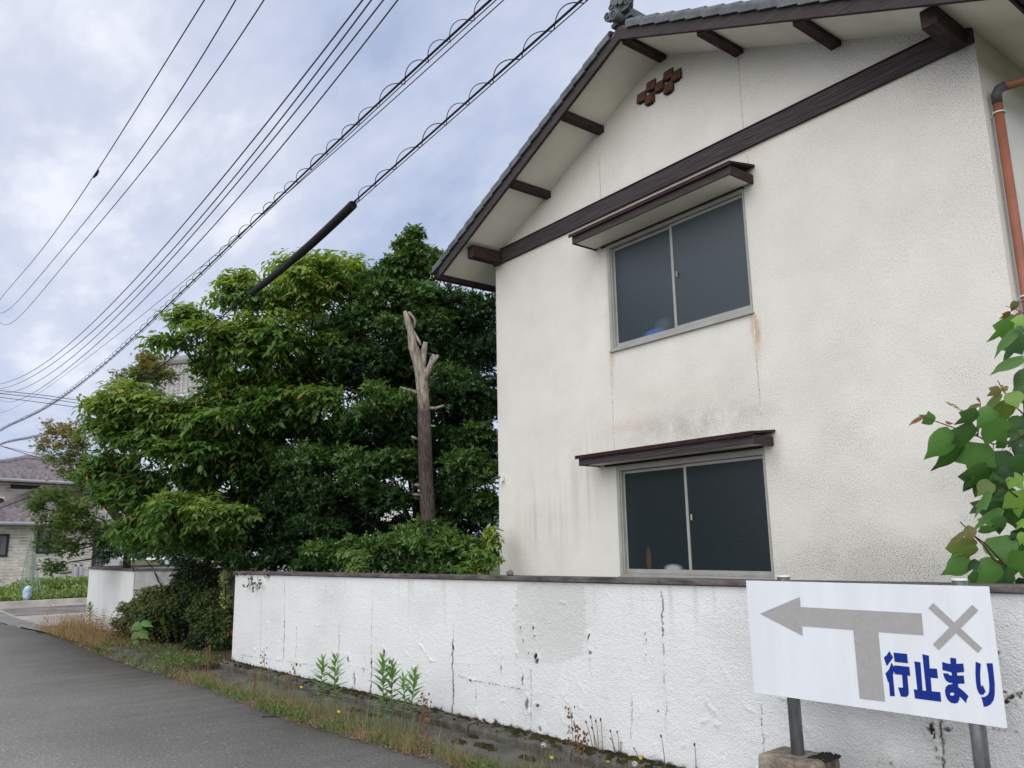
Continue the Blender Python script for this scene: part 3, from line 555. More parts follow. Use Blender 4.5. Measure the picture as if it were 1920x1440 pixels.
# windows
def window(z0, z1, glass):
    wf = MB(); x0, x1 = WX0, WX1
    f = .045; yo = HY-.022; yi = HY+.07
    wf.box(x0, yo, z0, x0+f, yi, z1); wf.box(x1-.014, yo, z0, x1, yi, z1)
    wf.box(x0+f, yo, z1-.05, x1-.014, yi, z1); wf.box(x0+f, yo, z0, x1-.014, yi, z0+.022)
    wf.box(x0+f, yo+.02, z0+.024, x1-.014, yi, z0+.034); wf.box(x0-.012, yo-.012, z0-.022, x1+.012, yo+.03, z0-.001)
    wf.box(x0+f+.001, yo+.014, z0+.03, x0+f+.018, yi, z1-.051); 
    w = wf.build('window', M['alu'], house, bevel=.002)
    xm = (x0+x1)/2
    for i, (a, b, yy) in enumerate(((x0+f+.004, xm+.022, HY+.040), (xm-.018, x1-.016, HY+.012))):
        sb = MB(); st = .032; za, zb_ = z0+.035, z1-.055
        sb.box(a, yy-.012, za, a+st, yy+.012, zb_); sb.box(b-st*(.35 if i else 1), yy-.012, za, b, yy+.012, zb_)
        br_ = b-st*(.35 if i else 1); sb.box(a+st, yy-.011, za, br_, yy+.011, za+.04); sb.box(a+st, yy-.011, zb_-.03, br_, yy+.011, zb_)
        sb.build('sash', M['alu'], w, bevel=.002)
        MB().box(a+st-.004, yy-.003, za+.036, b-st*(.35 if i else 1)+.004, yy+.003, zb_-.026).build('pane', glass, w)
    MB().obox((xm+.055, HY-.004, (z0+z1)/2), (.008, 0, 0), (0, .006, 0), (0, 0, .03)).build('latch', M['alu'], w)
    MB().box(x0-.02, HY+.3, z0-.05, x1+.02, HY+.31, z1+.05).build('dark_backing', M['dark'], w)
    return w
hoff = np.array([PX, HY, 0])
def spot(px, py): p = ony(px, py, HY)-hoff; return tuple(p)
window(3.73, 5.018, glass_mat('obscure_glass_upper', (.010, .020, .024), [(spot(1222, 622), (.20, .05), (.03, .12, .36), .8), (spot(1238, 607), (.16, .09), (.10, .13, .14), .35)], .8))
window(1.187, 2.385, glass_mat('obscure_glass_lower', (.004, .009, .010), [(spot(1258, 1066), (.15, .055), (.42, .45, .44), .75), (spot(1212, 1048), (.05, .17), (.10, .055, .025), .6)]))
# canopies over the windows
def canopy(x0, x1, yf, zb_, zt, ztw, label):
    c = MB(); th = .022
    c.box(x0, yf, zb_, x1, yf+th, zt-.002); f = c.build('canopy', M['wood_x'], house, bevel=.002, label=label)
    MB().box(x0, yf+th+.001, zb_, x0+th, HY-.001, zt-.004).build('side_board', M['wood_red'], f)
    MB().box(x1-th, yf+th+.001, zb_, x1, HY-.001, zt-.004).build('side_board', M['wood_red'], f)
    xm = (x0+x1)/2
    for a, b in ((x0+th+.001, xm-.002), (xm+.002, x1-th-.001)):
        MB().box(a, yf+th+.001, zb_+.012, b, HY-.03, zb_+.02).build('soffit_panel', M['soffit'], f)
    MB().box(x0+th+.1, HY-.03, zb_-.012, x1-th-.1, HY-.002, zb_+.02).build('trim', M['wood_red'], f)
    e_ = .028; P = [(x0-e_, yf-e_, zt), (x1+e_, yf-e_, zt), (x1+e_, HY-.002, ztw-.012), (x0-e_, HY-.002, ztw-.012), (x0-e_, yf-e_, zt+.022), (x1+e_, yf-e_, zt+.022), (x1+e_, HY-.002, ztw+.01), (x0-e_, HY-.002, ztw+.01)]
    MB().hexa(P).build('metal_roof', M['metal_red'], f)
    MB().box(x0-e_, yf-e_-.003, zt-.016, x1+e_, yf-e_, zt+.024).build('drip_edge', M['metal_red'], f)
canopy(-6.665, -4.385, 6.122, 5.021, 5.118, 5.205, 'canopy over the upper window')
canopy(-6.745, -4.40, 6.182, 2.407, 2.498, 2.545, 'canopy over the lower window')
# belt board, beam ends, purlins
MB().box(HX0-.004, HY-.038, 5.41, HX1+.004, HY-.001, 5.606).build('belt_board', M['wood_x'], house, bevel=.003)
MB().box(HX0-.004, HY-.05, 5.607, HX1+.004, HY-.001, 5.616).build('belt_flashing', M['metal_red'], house)
for xc in (-8.555, -2.372): MB().box(xc-.055 if xc > -5 else xc-.07, 5.97 if xc < -5 else 5.965, 5.40, xc+.07, HY-.051, zs(xc)-.03).build('beam_end', M['wood_red'], house, bevel=.004)
FY = 5.854
for xc in (-7.50, -6.477, -5.437, -4.43, -3.395):
    zb_ = min(zs(xc-.05), zs(xc+.05))-.055; MB().box(xc-.052, FY+.03, zb_, xc+.052, HY-.002, zs(xc)+.01).build('purlin', M['wood_red'], house, bevel=.003)
# soffit panels between the purlins
EX0, EX1 = -9.16, -1.80
cuts = [EX0, -8.575, -7.50, -6.477, PX, -4.43, -3.395, -2.375, EX1]
for a, b in zip(cuts[:-1], cuts[1:]):
    a += .0015; b -= .0015
    MB().hexa([(a, FY+.022, zs(a)), (b, FY+.022, zs(b)), (b, HB+.4, zs(b)), (a, HB+.4, zs(a)), (a, FY+.022, zs(a)+.012), (b, FY+.022, zs(b)+.012), (b, HB+.4, zs(b)+.012), (a, HB+.4, zs(a)+.012)]).build('soffit_panel', M['soffit'], house)
# bargeboards: lower board, thin upper board, shadow gap
def sloped(xa, xb, y0, y1, lo, hi):
    return [(xa, y0, zs(xa)+lo), (xb, y0, zs(xb)+lo), (xb, y1, zs(xb)+lo), (xa, y1, zs(xa)+lo), (xa, y0, zs(xa)+hi), (xb, y0, zs(xb)+hi), (xb, y1, zs(xb)+hi), (xa, y1, zs(xa)+hi)]
for a, b in ((EX0+.02, PX-.001), (PX+.001, EX1-.02)):
    MB().hexa(sloped(a, b, FY-.02, FY+.02, -.062, .062)).build('bargeboard', M['wood_x'], house, bevel=.002)
    MB().hexa(sloped(a, b, FY-.005, FY+.03, .066, .105)).build('verge_strip', pm('verge_strip', (.12, .115, .105), .9, .5, 14, .3, 60) if 'verge_strip' not in bpy.data.materials else bpy.data.materials['verge_strip'], house)
    MB().hexa(sloped(a-(.14 if a < PX-1 else 0), b+(.14 if b > PX+1 else 0), FY+.02, HB+.5, .107, .15)).build('roof_deck', M['dark'], house)
# eave fascia and gutters
for x, sgn in ((EX0, -1), (EX1, 1)):
    MB().box(min(x, x+sgn*.02), FY-.02, zs(x)-.07, max(x, x+sgn*.02), HB+.4, zs(x)+.09).build('eave_fascia', M['wood_red'], house)
    gu = MB(); gxx = x+sgn*.085; zg = zs(x)-.015; prof = [(math.cos(t_)*.052, math.sin(t_)*.052) for t_ in np.linspace(math.pi, 2*math.pi, 9)]
    V = []; 
    for yy in (FY-.06, HB+.4):
        V += [(gxx+p[0], yy, zg+p[1]) for p in prof]+[(gxx+p[0]*.9, yy, zg+p[1]*.9) for p in prof[::-1]]
    n = 18; Fg = [(i, (i+1) % n, n+(i+1) % n, n+i) for i in range(n)]+[tuple(range(n))[::-1], tuple(range(n, 2*n))]
    gu.add(V, Fg).build('gutter', M['gutter'], house)
    for yy in (FY+.05, 7.0, 8.0): MB().tube([(x, yy, zg+.02), (gxx-sgn*.0, yy, zg-.058), (gxx+sgn*.056, yy, zg+.01)], .005, 6).build('gutter_bracket', M['pipe_dark'], house)
# roof tiles: verge tiles one by one, field in courses behind
def vtile(sgn, k):
    L_ = .222; x0 = PX+sgn*(.13+k*L_*.907); x1 = x0+sgn*(L_*.907+.03)
    tilt = .013
    prof = [(FY-.052, .055), (FY-.056, .118), (FY-.046, .150), (FY-.02, .172), (FY+.03, .178), (FY+.08, .168), (FY+.14, .152), (FY+.30, .148), (FY+.30, .13), (FY-.03, .13), (FY-.03, .055)]
    V = []
    for x, dz in ((x0, -.008), (x1, tilt)): V += [(x, y, zs(x)+z+dz+(.010 if z > .05 else 0)) for y, z in prof]
    n = len(prof); Fv = [(i, (i+1) % n, n+(i+1) % n, n+i) for i in range(n)]+[tuple(range(n))[::-1], tuple(range(n, 2*n))]
    MB().add(V, Fv).build('verge_tile', M['tile'], house)
for k in range(18): vtile(-1, k); vtile(1, k)
for sgn in (-1, 1):
    V = []; T = []; L_ = .222*.907; q = 0
    for k in range(18):
        x0 = PX+sgn*(.1+k*L_); x1 = x0+sgn*(L_+.02)
        for j in range(31):
            for (yy, zz) in ((0, .02), (.06, .0), (.13, .0), (.19, .022)):
                for x, dz in ((x0, 0), (x1, .02)): V.append((x, 6.16+j*.2+yy, zs(x)+.15+zz+dz))
        for j in range(31*4-1): a = q+j*2; T.append((a, a+1, a+3, a+2))
        q = len(V)
    np_mesh('roof_tiles', V, T, M['tile'], house, kind='stuff')
# ridge
rd = MB(); 
for i, (w, h0, h1) in enumerate(((.15, .17, .21), (.13, .212, .25), (.11, .252, .29))): rd.box(PX-w, FY+.02+.01*i, PZ+h0, PX+w, HB+.5, PZ+h1)
rd.tube([(PX, FY+.06, PZ+.32), (PX, HB+.5, PZ+.32)], .075, 12)
rd.build('ridge', M['tile'], house)
orn = MB(); oc = (PX-.0, FY-.05, PZ+.245)
orn.tube([(PX, FY-.085, PZ+.20), (PX, FY+.02, PZ+.20)], .062, 24)
orn.tube([(PX, FY-.094, PZ+.20), (PX, FY-.085, PZ+.20)], [.060, .063], 24)
on_ = orn.build('ridge_end_tile', M['tile'], house, smooth=False)
rim = MB(); 
rim.tube([(PX+.050*math.cos(t_), FY-.097, PZ+.20+.050*math.sin(t_)) for t_ in np.linspace(0, 2*math.pi, 25)], .009, 6, cap=False)
rim.build('rim', M['tile'], on_, smooth=True)
em = MB()
for q in range(3):
    t0 = q*2*math.pi/3; pts = [(PX+r_*math.cos(t0+a), FY-.096, PZ+.20+r_*math.sin(t0+a)) for r_, a in ((.012, 0), (.018, .35), (.024, .8), (.028, 1.3), (.031, 1.8))]
    em.tube(pts, [.009, .008, .006, .004, .002], 6)
em.build('swirl_emblem', M['tile'], on_, smooth=True)
og = MB()
og.prism([(PX+x, FY-.03, PZ+.25+z) for x, z in ((-.14, -.02), (-.20, .02), (-.21, .07), (-.17, .10), (-.12, .085), (-.13, .14), (-.10, .22), (-.05, .26), (0, .29), (.05, .26), (.10, .22), (.13, .14), (.12, .085), (.17, .10), (.21, .07), (.20, .02), (.14, -.02))], (0, .05, 0))
o2 = og.build('ogre_tile', M['tile'], house, bevel=.006)
sc_ = MB()
for sx in (-1, 1):
    for cx_, cz_, r0 in ((.15, .05, .045), (.08, .12, .04), (.05, .02, .035)):
        sc_.tube([(PX+sx*(cx_+r0*(1-t_/9)*math.cos(t_)), FY-.035, PZ+.25+cz_+r0*(1-t_/9)*math.sin(t_)) for t_ in np.linspace(0, 7, 22)], .009, 6)
sc_.build('scroll_relief', M['tile'], o2, smooth=True)
for dxx, dzz in ((0, .03), (.07, -.0)):
    tb = MB(); tb.tube([(PX+.02+dxx, FY-.07, PZ+.33+dzz), (PX+.02+dxx, FY+.1, PZ+.33+dzz)], .036, 14); tb.build('round_tile', M['tile'], house)
# terracotta vent tiles
for (cx_, cz_) in [tuple(ony(a, b, HY)[[0, 2]]) for a, b in ((1255, 141), (1270, 142), (1223, 161), (1238.5, 162.5), (1256, 165), (1205, 183), (1220.5, 186))]:
    w, h = .068, .062
    v = MB(); v.hexa([(cx_-w, HY-.045, cz_-h), (cx_+w, HY-.045, cz_-h), (cx_+w, HY-.002, cz_-h), (cx_-w, HY-.002, cz_-h), (cx_-w, HY-.02, cz_+h), (cx_+w, HY-.02, cz_+h), (cx_+w, HY-.002, cz_+h), (cx_-w, HY-.002, cz_+h)])
    o = v.build('vent_tile', M['vent'], house, bevel=.005)
    MB().box(cx_-w*.55, HY-.030, cz_-h-.014, cx_+w*.55, HY-.001, cz_-h-.002).build('vent_slot', M['dark'], o)
# downpipe, elbow, clip
pxp, pyp = -2.197, 6.60
MB().tube([(pxp, pyp, .3), (pxp, pyp, 4.93)], .035, 16).build('downpipe', M['pipe'], house, smooth=True)
MB().tube([(pxp, pyp, 4.88), (pxp, pyp, 4.96), (pxp+.02, pyp+.01, 5.0), (pxp+.06, pyp+.03, 5.02)], [.037, .039, .039, .037], 16).build('pipe_elbow', M['pipe_dark'], house, smooth=True)
MB().tube([(pxp+.05, pyp+.03, 5.015), (pxp+.33, pyp+.42, 5.16), (EX1+.085, pyp+.62, 5.22)], .033, 16).build('downpipe', M['pipe'], house, smooth=True)
for zz in (4.80, 3.3, 1.8):
    cb = MB(); cb.tube([(pxp+.042*math.cos(t_), pyp+.042*math.sin(t_), zz) for t_ in np.linspace(0, 2*math.pi, 17)], .006, 6, cap=False); cb.tube([(pxp-.04, pyp, zz), (HX1-.002, pyp+.01, zz-.01)], .006, 6)
    cb.build('pipe_clip', M['white_part'], house)
# wall fixture at the left corner
fx = empty('wall_bracket', (-8.6, HY-.05, 2.4), 'small broken white cable bracket on the left corner of the house', 'bracket')
MB().box(-8.60, HY-.055, 2.375, -8.555, HY-.006, 2.445).build('plate', M['white_part'], fx, bevel=.004)
MB().tube([(-8.58, HY-.05, 2.43), (-8.62, HY-.09, 2.42), (-8.70, HY-.10, 2.41)], .012, 8).build('arm', M['pipe_dark'], fx)
MB().tube([(-8.57, HY-.05, 2.385), (-8.555, HY-.07, 2.35), (-8.54, HY-.075, 2.315)], [.008, .007, .003], 6).build('loose_clip', M['white_part'], fx)

# ------------------------------------------------------------------ sign
SO = -.4
sp0 = wl(0, SO)
def son(px, py, o=0): return onp(px, py, sp0-WN*o, WN)
c1_, c2_, c3_, c4_ = son(1401, 1088), son(1858, 1100), son(1886, 1365), son(1413, 1298)
u0, u1 = ((c1_+c4_)/2-sp0)@WDIR, ((c2_+c3_)/2-sp0)@WDIR; zt, zb_ = (c1_[2]+c2_[2])/2, (c3_[2]+c4_[2])/2
def sp(u, z, o=0): return sp0+WDIR*u-WN*o+np.array([0, 0, z])
sign = empty('dead_end_sign', tuple(sp((u0+u1)/2, 0)), 'white dead end sign with a grey arrow, a cross and blue Japanese lettering', 'sign')
def fit(px, py):   # photograph point -> sign coordinates, corrected so that the corners meet the panel
    p = son(px, py); return (p-sp0)@WDIR, p[2]
P = []
for o in (0, .004):
    P.append([sp(u0, zb_, o), sp(u1, zb_, o), sp(u1, zt, o), sp(u0, zt, o)])
pb = MB(); A, B = P[0], P[1]; pb.hexa([B[0], B[1], A[1], A[0], B[3], B[2], A[2], A[3]]); pb.build('panel', M['panel'], sign)
def decal(name, polys, mat, o=.0055, scale=1, off=(0, 0)):
    mb = MB()
    for poly in polys:
        loops = poly if isinstance(poly[0][0], (list, tuple)) else [poly]
        pts = []; L3 = []
        for lp in loops:
            q = [fit(off[0]+x/scale, off[1]+y/scale) for x, y in lp]; L3.append([Vector((a, b, 0)) for a, b in q]); pts += q
        tri = tessellate_polygon(L3)
        def area(t_): a, b, c_ = (pts[i] for i in t_); return (b[0]-a[0])*(c_[1]-a[1])-(c_[0]-a[0])*(b[1]-a[1])
        tri = [t_ if area(t_) > 0 else t_[::-1] for t_ in tri]
        mb.add([sp(a, b, o) for a, b in pts], tri)
    return mb.build(name, mat, sign)
z4 = dict(scale=3.5556, off=(1380, 1060))
decal('arrow', [[(163, 322), (428, 210), (434, 277), (1240, 320), (1254, 466), (952, 444), (997, 908), (828, 888), (785, 431), (445, 405), (448, 470)]], M['grey_paint'], **z4)
decal('cross', [[(1318, 250), (1645, 552), (1615, 583), (1285, 285)]], M['grey_paint'], **z4)
decal('cross', [[(1578, 262), (1618, 300), (1355, 563), (1316, 525)]], M['grey_paint'], o=.0062, **z4)
g1 = dict(scale=11.077, off=(1650, 1200)); g2 = dict(scale=11.077, off=(1750, 1220))
decal('lettering', [[(205, 225), (240, 290), (285, 360), (220, 450), (150, 540), (118, 450), (90, 360), (150, 310)], [(290, 258), (572, 285), (592, 482), (315, 450)],
      [(248, 465), (300, 555), (305, 522), (620, 552), (640, 745), (578, 735), (608, 1080), (600, 1140), (560, 1180), (445, 1170), (385, 980), (488, 988), (468, 722), (320, 708), (305, 650), (278, 720), (320, 1165), (218, 1160), (195, 875), (180, 880), (120, 690), (170, 640), (205, 590)]], M['blue_paint'], **g1)
decal('lettering', [[(722, 438), (850, 460), (895, 1045), (968, 1050), (888, 290), (1025, 322), (1042, 585), (1192, 592), (1215, 795), (1062, 780), (1085, 1060), (1265, 1078), (1282, 1280), (735, 1210), (712, 1015), (785, 1030)]], M['blue_paint'], **g1)
decal('lettering', [[[(358, 142), (480, 155), (490, 270), (632, 262), (652, 440), (500, 455), (508, 515), (640, 510), (660, 680), (520, 685), (530, 750), (640, 840), (742, 940), (705, 1010), (688, 1090), (620, 1010), (555, 950), (550, 1010), (520, 1075), (460, 1095), (380, 1080), (310, 1020), (265, 930), (250, 830), (270, 750), (320, 705), (380, 692), (415, 690), (400, 670), (330, 660), (265, 610), (230, 540), (212, 465), (320, 468), (335, 500), (398, 512), (385, 448), (200, 400), (192, 228), (270, 255), (368, 272)],
      [(400+45*math.cos(a), 898+33*math.sin(a)) for a in np.linspace(0, 2*math.pi, 14, endpoint=False)]]], M['blue_paint'], **g2)
decal('lettering', [[(888, 225), (995, 268), (982, 470), (992, 680), (1010, 745), (1035, 710), (1095, 845), (1060, 900), (1010, 920), (960, 890), (915, 790), (892, 640), (883, 450)],
      [(1112, 258), (1240, 258), (1260, 440), (1285, 680), (1285, 900), (1262, 1020), (1200, 1110), (1120, 1155), (1055, 1162), (1030, 1040), (1003, 960), (1080, 955), (1140, 915), (1168, 850), (1172, 700), (1150, 480)]], M['blue_paint'], **g2)
postu = [(fit(1478, 1315)[0]+.008), (fit(1817, 1362)[0]+.02)]
pr = .034
for i, pu in enumerate(postu):
    c_ = sp(pu, 0, -.04)
    MB().tube([c_+np.array([0, 0, .25 if i == 0 else 0.0]), c_+np.array([0, 0, zt+.022])], pr, 20).build('post', M['steel'], sign, smooth=True)
    MB().tube([c_+np.array([0, 0, zt+.022]), c_+np.array([0, 0, zt+.030])], pr+.001, 20).build('post_cap', M['white_part'], sign)
    for zz in (zb_+.12, zt-.12): MB().obox(sp(pu, zz, -.004), WDIR*.05, WN*.0035, (0, 0, .015)).build('clamp', M['steel'], sign)
bc = sp(postu[0], 0, -.04)
zblk = 0.435
bk = MB(); A = WDIR*.165; B = WN*.13
bk.hexa([bc-A*1.12-B*1.12+(0, 0, .0), bc+A*1.12-B*1.12, bc+A*1.12+B*1.12, bc-A*1.12+B*1.12]+[q+np.array([0, 0, zblk]) for q in (bc-A-B, bc+A-B, bc+A+B, bc-A+B)])
o = bk.build('concrete_base', M['block'], sign, bevel=.02)
o.modifiers['bevel'].segments = 4
bc2 = sp(postu[1], 0, -.04); bk = MB(); bk.hexa([bc2-A*1.1-B*1.1, bc2+A*1.1-B*1.1, bc2+A*1.1+B*1.1, bc2-A*1.1+B*1.1]+[q+np.array([0, 0, .2]) for q in (bc2-A-B, bc2+A-B, bc2+A+B, bc2-A+B)]); bk.build('concrete_base', M['block'], sign, bevel=.02)
mk = []
for q in range(260):
    mk.append((bc+A*random.uniform(.45, 1.05)+B*random.uniform(-.2, 1.05)*1.0, random.uniform(.006, .016)))
# ------------------------------------------------------------------ leaf scatter engine
def template(kind):
    if kind == 'droop':     # elongated leaf, folded along the midrib, tip hanging
        v = [(0, 0, 0), (.28, -.20, .035), (.28, .20, .035), (.34, 0, 0), (.66, -.17, -.03), (.66, .17, -.03), (.70, 0, -.06), (1.02, 0, -.20)]
        f = [(0, 1, 3), (0, 3, 2), (1, 4, 3), (3, 4, 6), (3, 6, 5), (3, 5, 2), (4, 7, 6), (6, 7, 5)]
    elif kind == 'oval':
        v = [(0, 0, 0), (.5, -.21, .04), (.5, .21, .04), (.52, 0, -.01), (1, 0, -.06)]
        f = [(0, 1, 3), (0, 3, 2), (1, 4, 3), (3, 4, 2)]
    elif kind == 'palm':    # five pointed maple leaf
        v = [(0, 0, 0)]; f = []
        for i, (a, l) in enumerate(((-1.7, .5), (-.8, .85), (0, 1), (.8, .85), (1.7, .5))):
            v += [(l*math.cos(a), l*math.sin(a), -.05)]
        for a in (-1.25, -.4, .4, 1.25): v.append((.36*math.cos(a), .36*math.sin(a), .03))
        f = [(0, 1, 6), (0, 6, 2), (0, 2, 7), (0, 7, 3), (0, 3, 8), (0, 8, 4), (0, 4, 9), (0, 9, 5)]
    elif kind == 'lance':
        v = [(0, 0, 0), (.35, -.085, .02), (.35, .085, .02), (.7, -.06, -.02), (.7, .06, -.02), (1, 0, -.10)]
        f = [(0, 1, 2), (1, 3, 2), (2, 3, 4), (3, 5, 4)]
    else:
        v = [(0, 0, 0), (.5, -.25, .05), (.5, .25, .05), (1, 0, 0)]; f = [(0, 1, 2), (1, 3, 2)]
    return np.array(v, float), np.array(f)
def unit(a): return a/(np.linalg.norm(a, axis=-1, keepdims=True)+1e-9)
def leaves(name, P, D, Nn, size, var, kind, mat, parent=None, base=None, okind=None):
    tv, tf = template(kind); P = np.asarray(P); D = unit(np.asarray(D)); Nn = np.asarray(Nn)
    S_ = unit(np.cross(Nn, D)); U_ = np.cross(D, S_); n = len(P); k_ = len(tv)
    V = P[:, None]+size[:, None, None]*(tv[None, :, 0:1]*D[:, None]+tv[None, :, 1:2]*S_[:, None]+tv[None, :, 2:3]*U_[:, None])
    T = (tf[None]+(np.arange(n)*k_)[:, None, None]).reshape(-1, 3)
    return np_mesh(name, V.reshape(-1, 3), T, mat, parent, dict(var=np.repeat(var, k_)), base=base, kind=okind)
def rdir(n): return unit(RNG.normal(size=(n, 3)))
def crown_points(lobes, ntw, nlf, tw_len, style):
    """lobes: rows (cx,cy,cz,rh,rv,weight,tone). Returns leaf positions, directions, normals, tone."""
    Ps, Ds, Ns, Vs = [], [], [], []
    lobes = np.array(lobes, float); sub = []
    if style in ('cherry', 'ever', 'maple'):
        for c in lobes:
            sub.append(np.concatenate([c[:3], c[3:5]*.8, [c[5]*.62, c[6]-.05]]))
            for q in range(6):
                d_ = rdir(1)[0]; d_[2] = d_[2]*.8+.15; f_ = RNG.uniform(.38, .62); sub.append(np.concatenate([c[:3]+d_*np.array([c[3], c[3], c[4]])*RNG.uniform(.6, .95), [c[3]*f_*.8, min(c[3]*f_*.6, c[4]*f_*1.3)], [c[5]*.10, c[6]+.12*d_[2]+RNG.normal(0, .07)]]))
        lobes = np.array(sub)
    for c in lobes:
        n = max(4, int(ntw*c[5]))
        d = rdir(n); 
        if style != 'azalea': d[:, 2] = np.where(RNG.random(n) < .6, np.abs(d[:, 2]), d[:, 2])
        rr = RNG.random(n)**.33*(.78+.34*RNG.random(n))
        Pn = c[:3]+d*np.array([c[3], c[3], c[4]])*rr[:, None]
        ax = unit(d*np.array([1, 1, .6])+RNG.normal(0, .35, (n, 3))+np.array([0, 0, .35 if style != 'cherry' else .05]))
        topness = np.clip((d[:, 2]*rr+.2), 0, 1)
        for j in range(nlf):
            f = (j+.5)/nlf; side = np.where((j % 2) == 0, 1, -1)
            sv_ = unit(np.cross(ax, np.array([0, 0, 1.])+RNG.normal(0, .2, (n, 3))))*side
            p = Pn+ax*(tw_len*(f-.6))[..., None] if False else Pn+ax*tw_len*(f-.6)
            if style == 'cherry':
                p = p-np.array([0, 0, 1])*tw_len*.25*f*f
                dd = ax*.55+sv_*.8+np.array([0, 0, -.45])+RNG.normal(0, .22, (n, 3)); nn = np.array([0, 0, 1.])+RNG.normal(0, .3, (n, 3))+d*.3
            elif style == 'ever':
                ang = j*2.4; sv2 = unit(np.cross(ax, sv_)); dd = ax*.75+(sv_*side)*math.cos(ang)*.8+sv2*math.sin(ang)*.8+RNG.normal(0, .15, (n, 3)); nn = ax+RNG.normal(0, .3, (n, 3))+np.array([0, 0, .5])
            elif style == 'maple':
                p = p+RNG.normal(0, .04, (n, 3)); dd = ax*.3+sv_*.6+np.array([0, 0, -.15])+RNG.normal(0, .4, (n, 3)); nn = np.array([0, 0, 1.])+RNG.normal(0, .35, (n, 3))
            else:
                ang = j*2.4; sv2 = unit(np.cross(ax, sv_)); dd = ax*.6+(sv_*side)*math.cos(ang)+sv2*math.sin(ang); nn = ax+RNG.normal(0, .3, (n, 3))
            Ps.append(p); Ds.append(dd); Ns.append(nn)
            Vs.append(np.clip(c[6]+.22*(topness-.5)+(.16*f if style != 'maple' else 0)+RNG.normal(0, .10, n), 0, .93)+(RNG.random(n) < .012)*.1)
    return np.concatenate(Ps), np.concatenate(Ds), np.concatenate(Ns), np.clip(np.concatenate(Vs), 0, 1)
def plobes(rows):
    """(px,py,rx_px,ry_px,depth,weight,tone) -> world lobes"""
    o = []
    for (x, y, rx, ry, d, w, t_) in rows:
        p = dep(x, y, d); o.append((*p, rx*d/F_PX, ry*d/F_PX, w*(rx*ry)/3600., t_))
    return o
def limbs(mb, base, lobes, r0, mid=None, n=7):
    base = np.array(base, float)
    for c in lobes:
        p = np.array(c[:3]); m0 = base+np.array([0, 0, (p[2]-base[2])*.45])+(p-base)*np.array([.25, .25, 0]) if mid is None else np.array(mid)
        pts = []; rad = []
        for i in range(n):
            t_ = i/(n-1); q = (1-t_)**2*base+2*t_*(1-t_)*m0+t_*t_*p; q = q+np.array([random.gauss(0, .03), random.gauss(0, .03), random.gauss(0, .02)])*(0 < i < n-1)
            pts.append(q); rad.append(r0*(1-t_)**1.3+.008)
        mb.tube(pts, rad, 7)

# --- light green cherry tree
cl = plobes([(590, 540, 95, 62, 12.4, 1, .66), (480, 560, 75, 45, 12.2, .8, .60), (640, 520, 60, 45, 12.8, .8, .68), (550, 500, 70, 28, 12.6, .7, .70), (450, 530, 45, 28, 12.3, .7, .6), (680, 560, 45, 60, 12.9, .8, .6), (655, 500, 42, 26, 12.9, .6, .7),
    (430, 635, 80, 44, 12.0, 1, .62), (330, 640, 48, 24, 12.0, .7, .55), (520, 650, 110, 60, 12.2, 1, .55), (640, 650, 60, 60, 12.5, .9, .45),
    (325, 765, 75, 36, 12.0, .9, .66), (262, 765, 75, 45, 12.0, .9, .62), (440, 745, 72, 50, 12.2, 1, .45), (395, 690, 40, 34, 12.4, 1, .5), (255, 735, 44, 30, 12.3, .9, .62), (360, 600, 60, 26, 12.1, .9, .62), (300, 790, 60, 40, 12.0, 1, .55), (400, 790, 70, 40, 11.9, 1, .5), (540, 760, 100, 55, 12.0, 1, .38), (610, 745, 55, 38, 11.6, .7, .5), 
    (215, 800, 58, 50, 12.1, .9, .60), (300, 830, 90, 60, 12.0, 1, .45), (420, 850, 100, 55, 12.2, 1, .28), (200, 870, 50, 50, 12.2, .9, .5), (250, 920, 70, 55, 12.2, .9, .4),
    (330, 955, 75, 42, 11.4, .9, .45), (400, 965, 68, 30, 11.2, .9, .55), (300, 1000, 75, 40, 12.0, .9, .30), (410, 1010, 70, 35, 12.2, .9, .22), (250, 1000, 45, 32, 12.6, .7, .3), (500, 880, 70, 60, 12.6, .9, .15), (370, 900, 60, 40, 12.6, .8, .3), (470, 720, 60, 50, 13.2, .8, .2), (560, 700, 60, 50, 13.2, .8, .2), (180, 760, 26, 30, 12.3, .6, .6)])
tb_ = dep(575, 1000, 13.2); tb_[2] = 0
tree = empty('cherry_tree', tuple(tb_), 'large light green tree with drooping leaves spreading over the garden wall', 'tree')
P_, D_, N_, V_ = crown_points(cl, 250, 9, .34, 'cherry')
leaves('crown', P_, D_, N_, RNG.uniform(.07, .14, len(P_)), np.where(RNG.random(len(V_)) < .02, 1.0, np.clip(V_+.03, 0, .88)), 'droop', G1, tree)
t_ = MB(); fork = tb_+np.array([.1, -.2, 1.9]); t_.tube([tb_, tb_+np.array([.05, 0, 1.0]), fork, fork+np.array([0, 0, .4])], [.14, .12, .10, .08], 10); limbs(t_, fork, [c for i, c in enumerate(cl) if i % 2 == 0], .06); t_.build('trunk', M['bark'], tree, smooth=True)
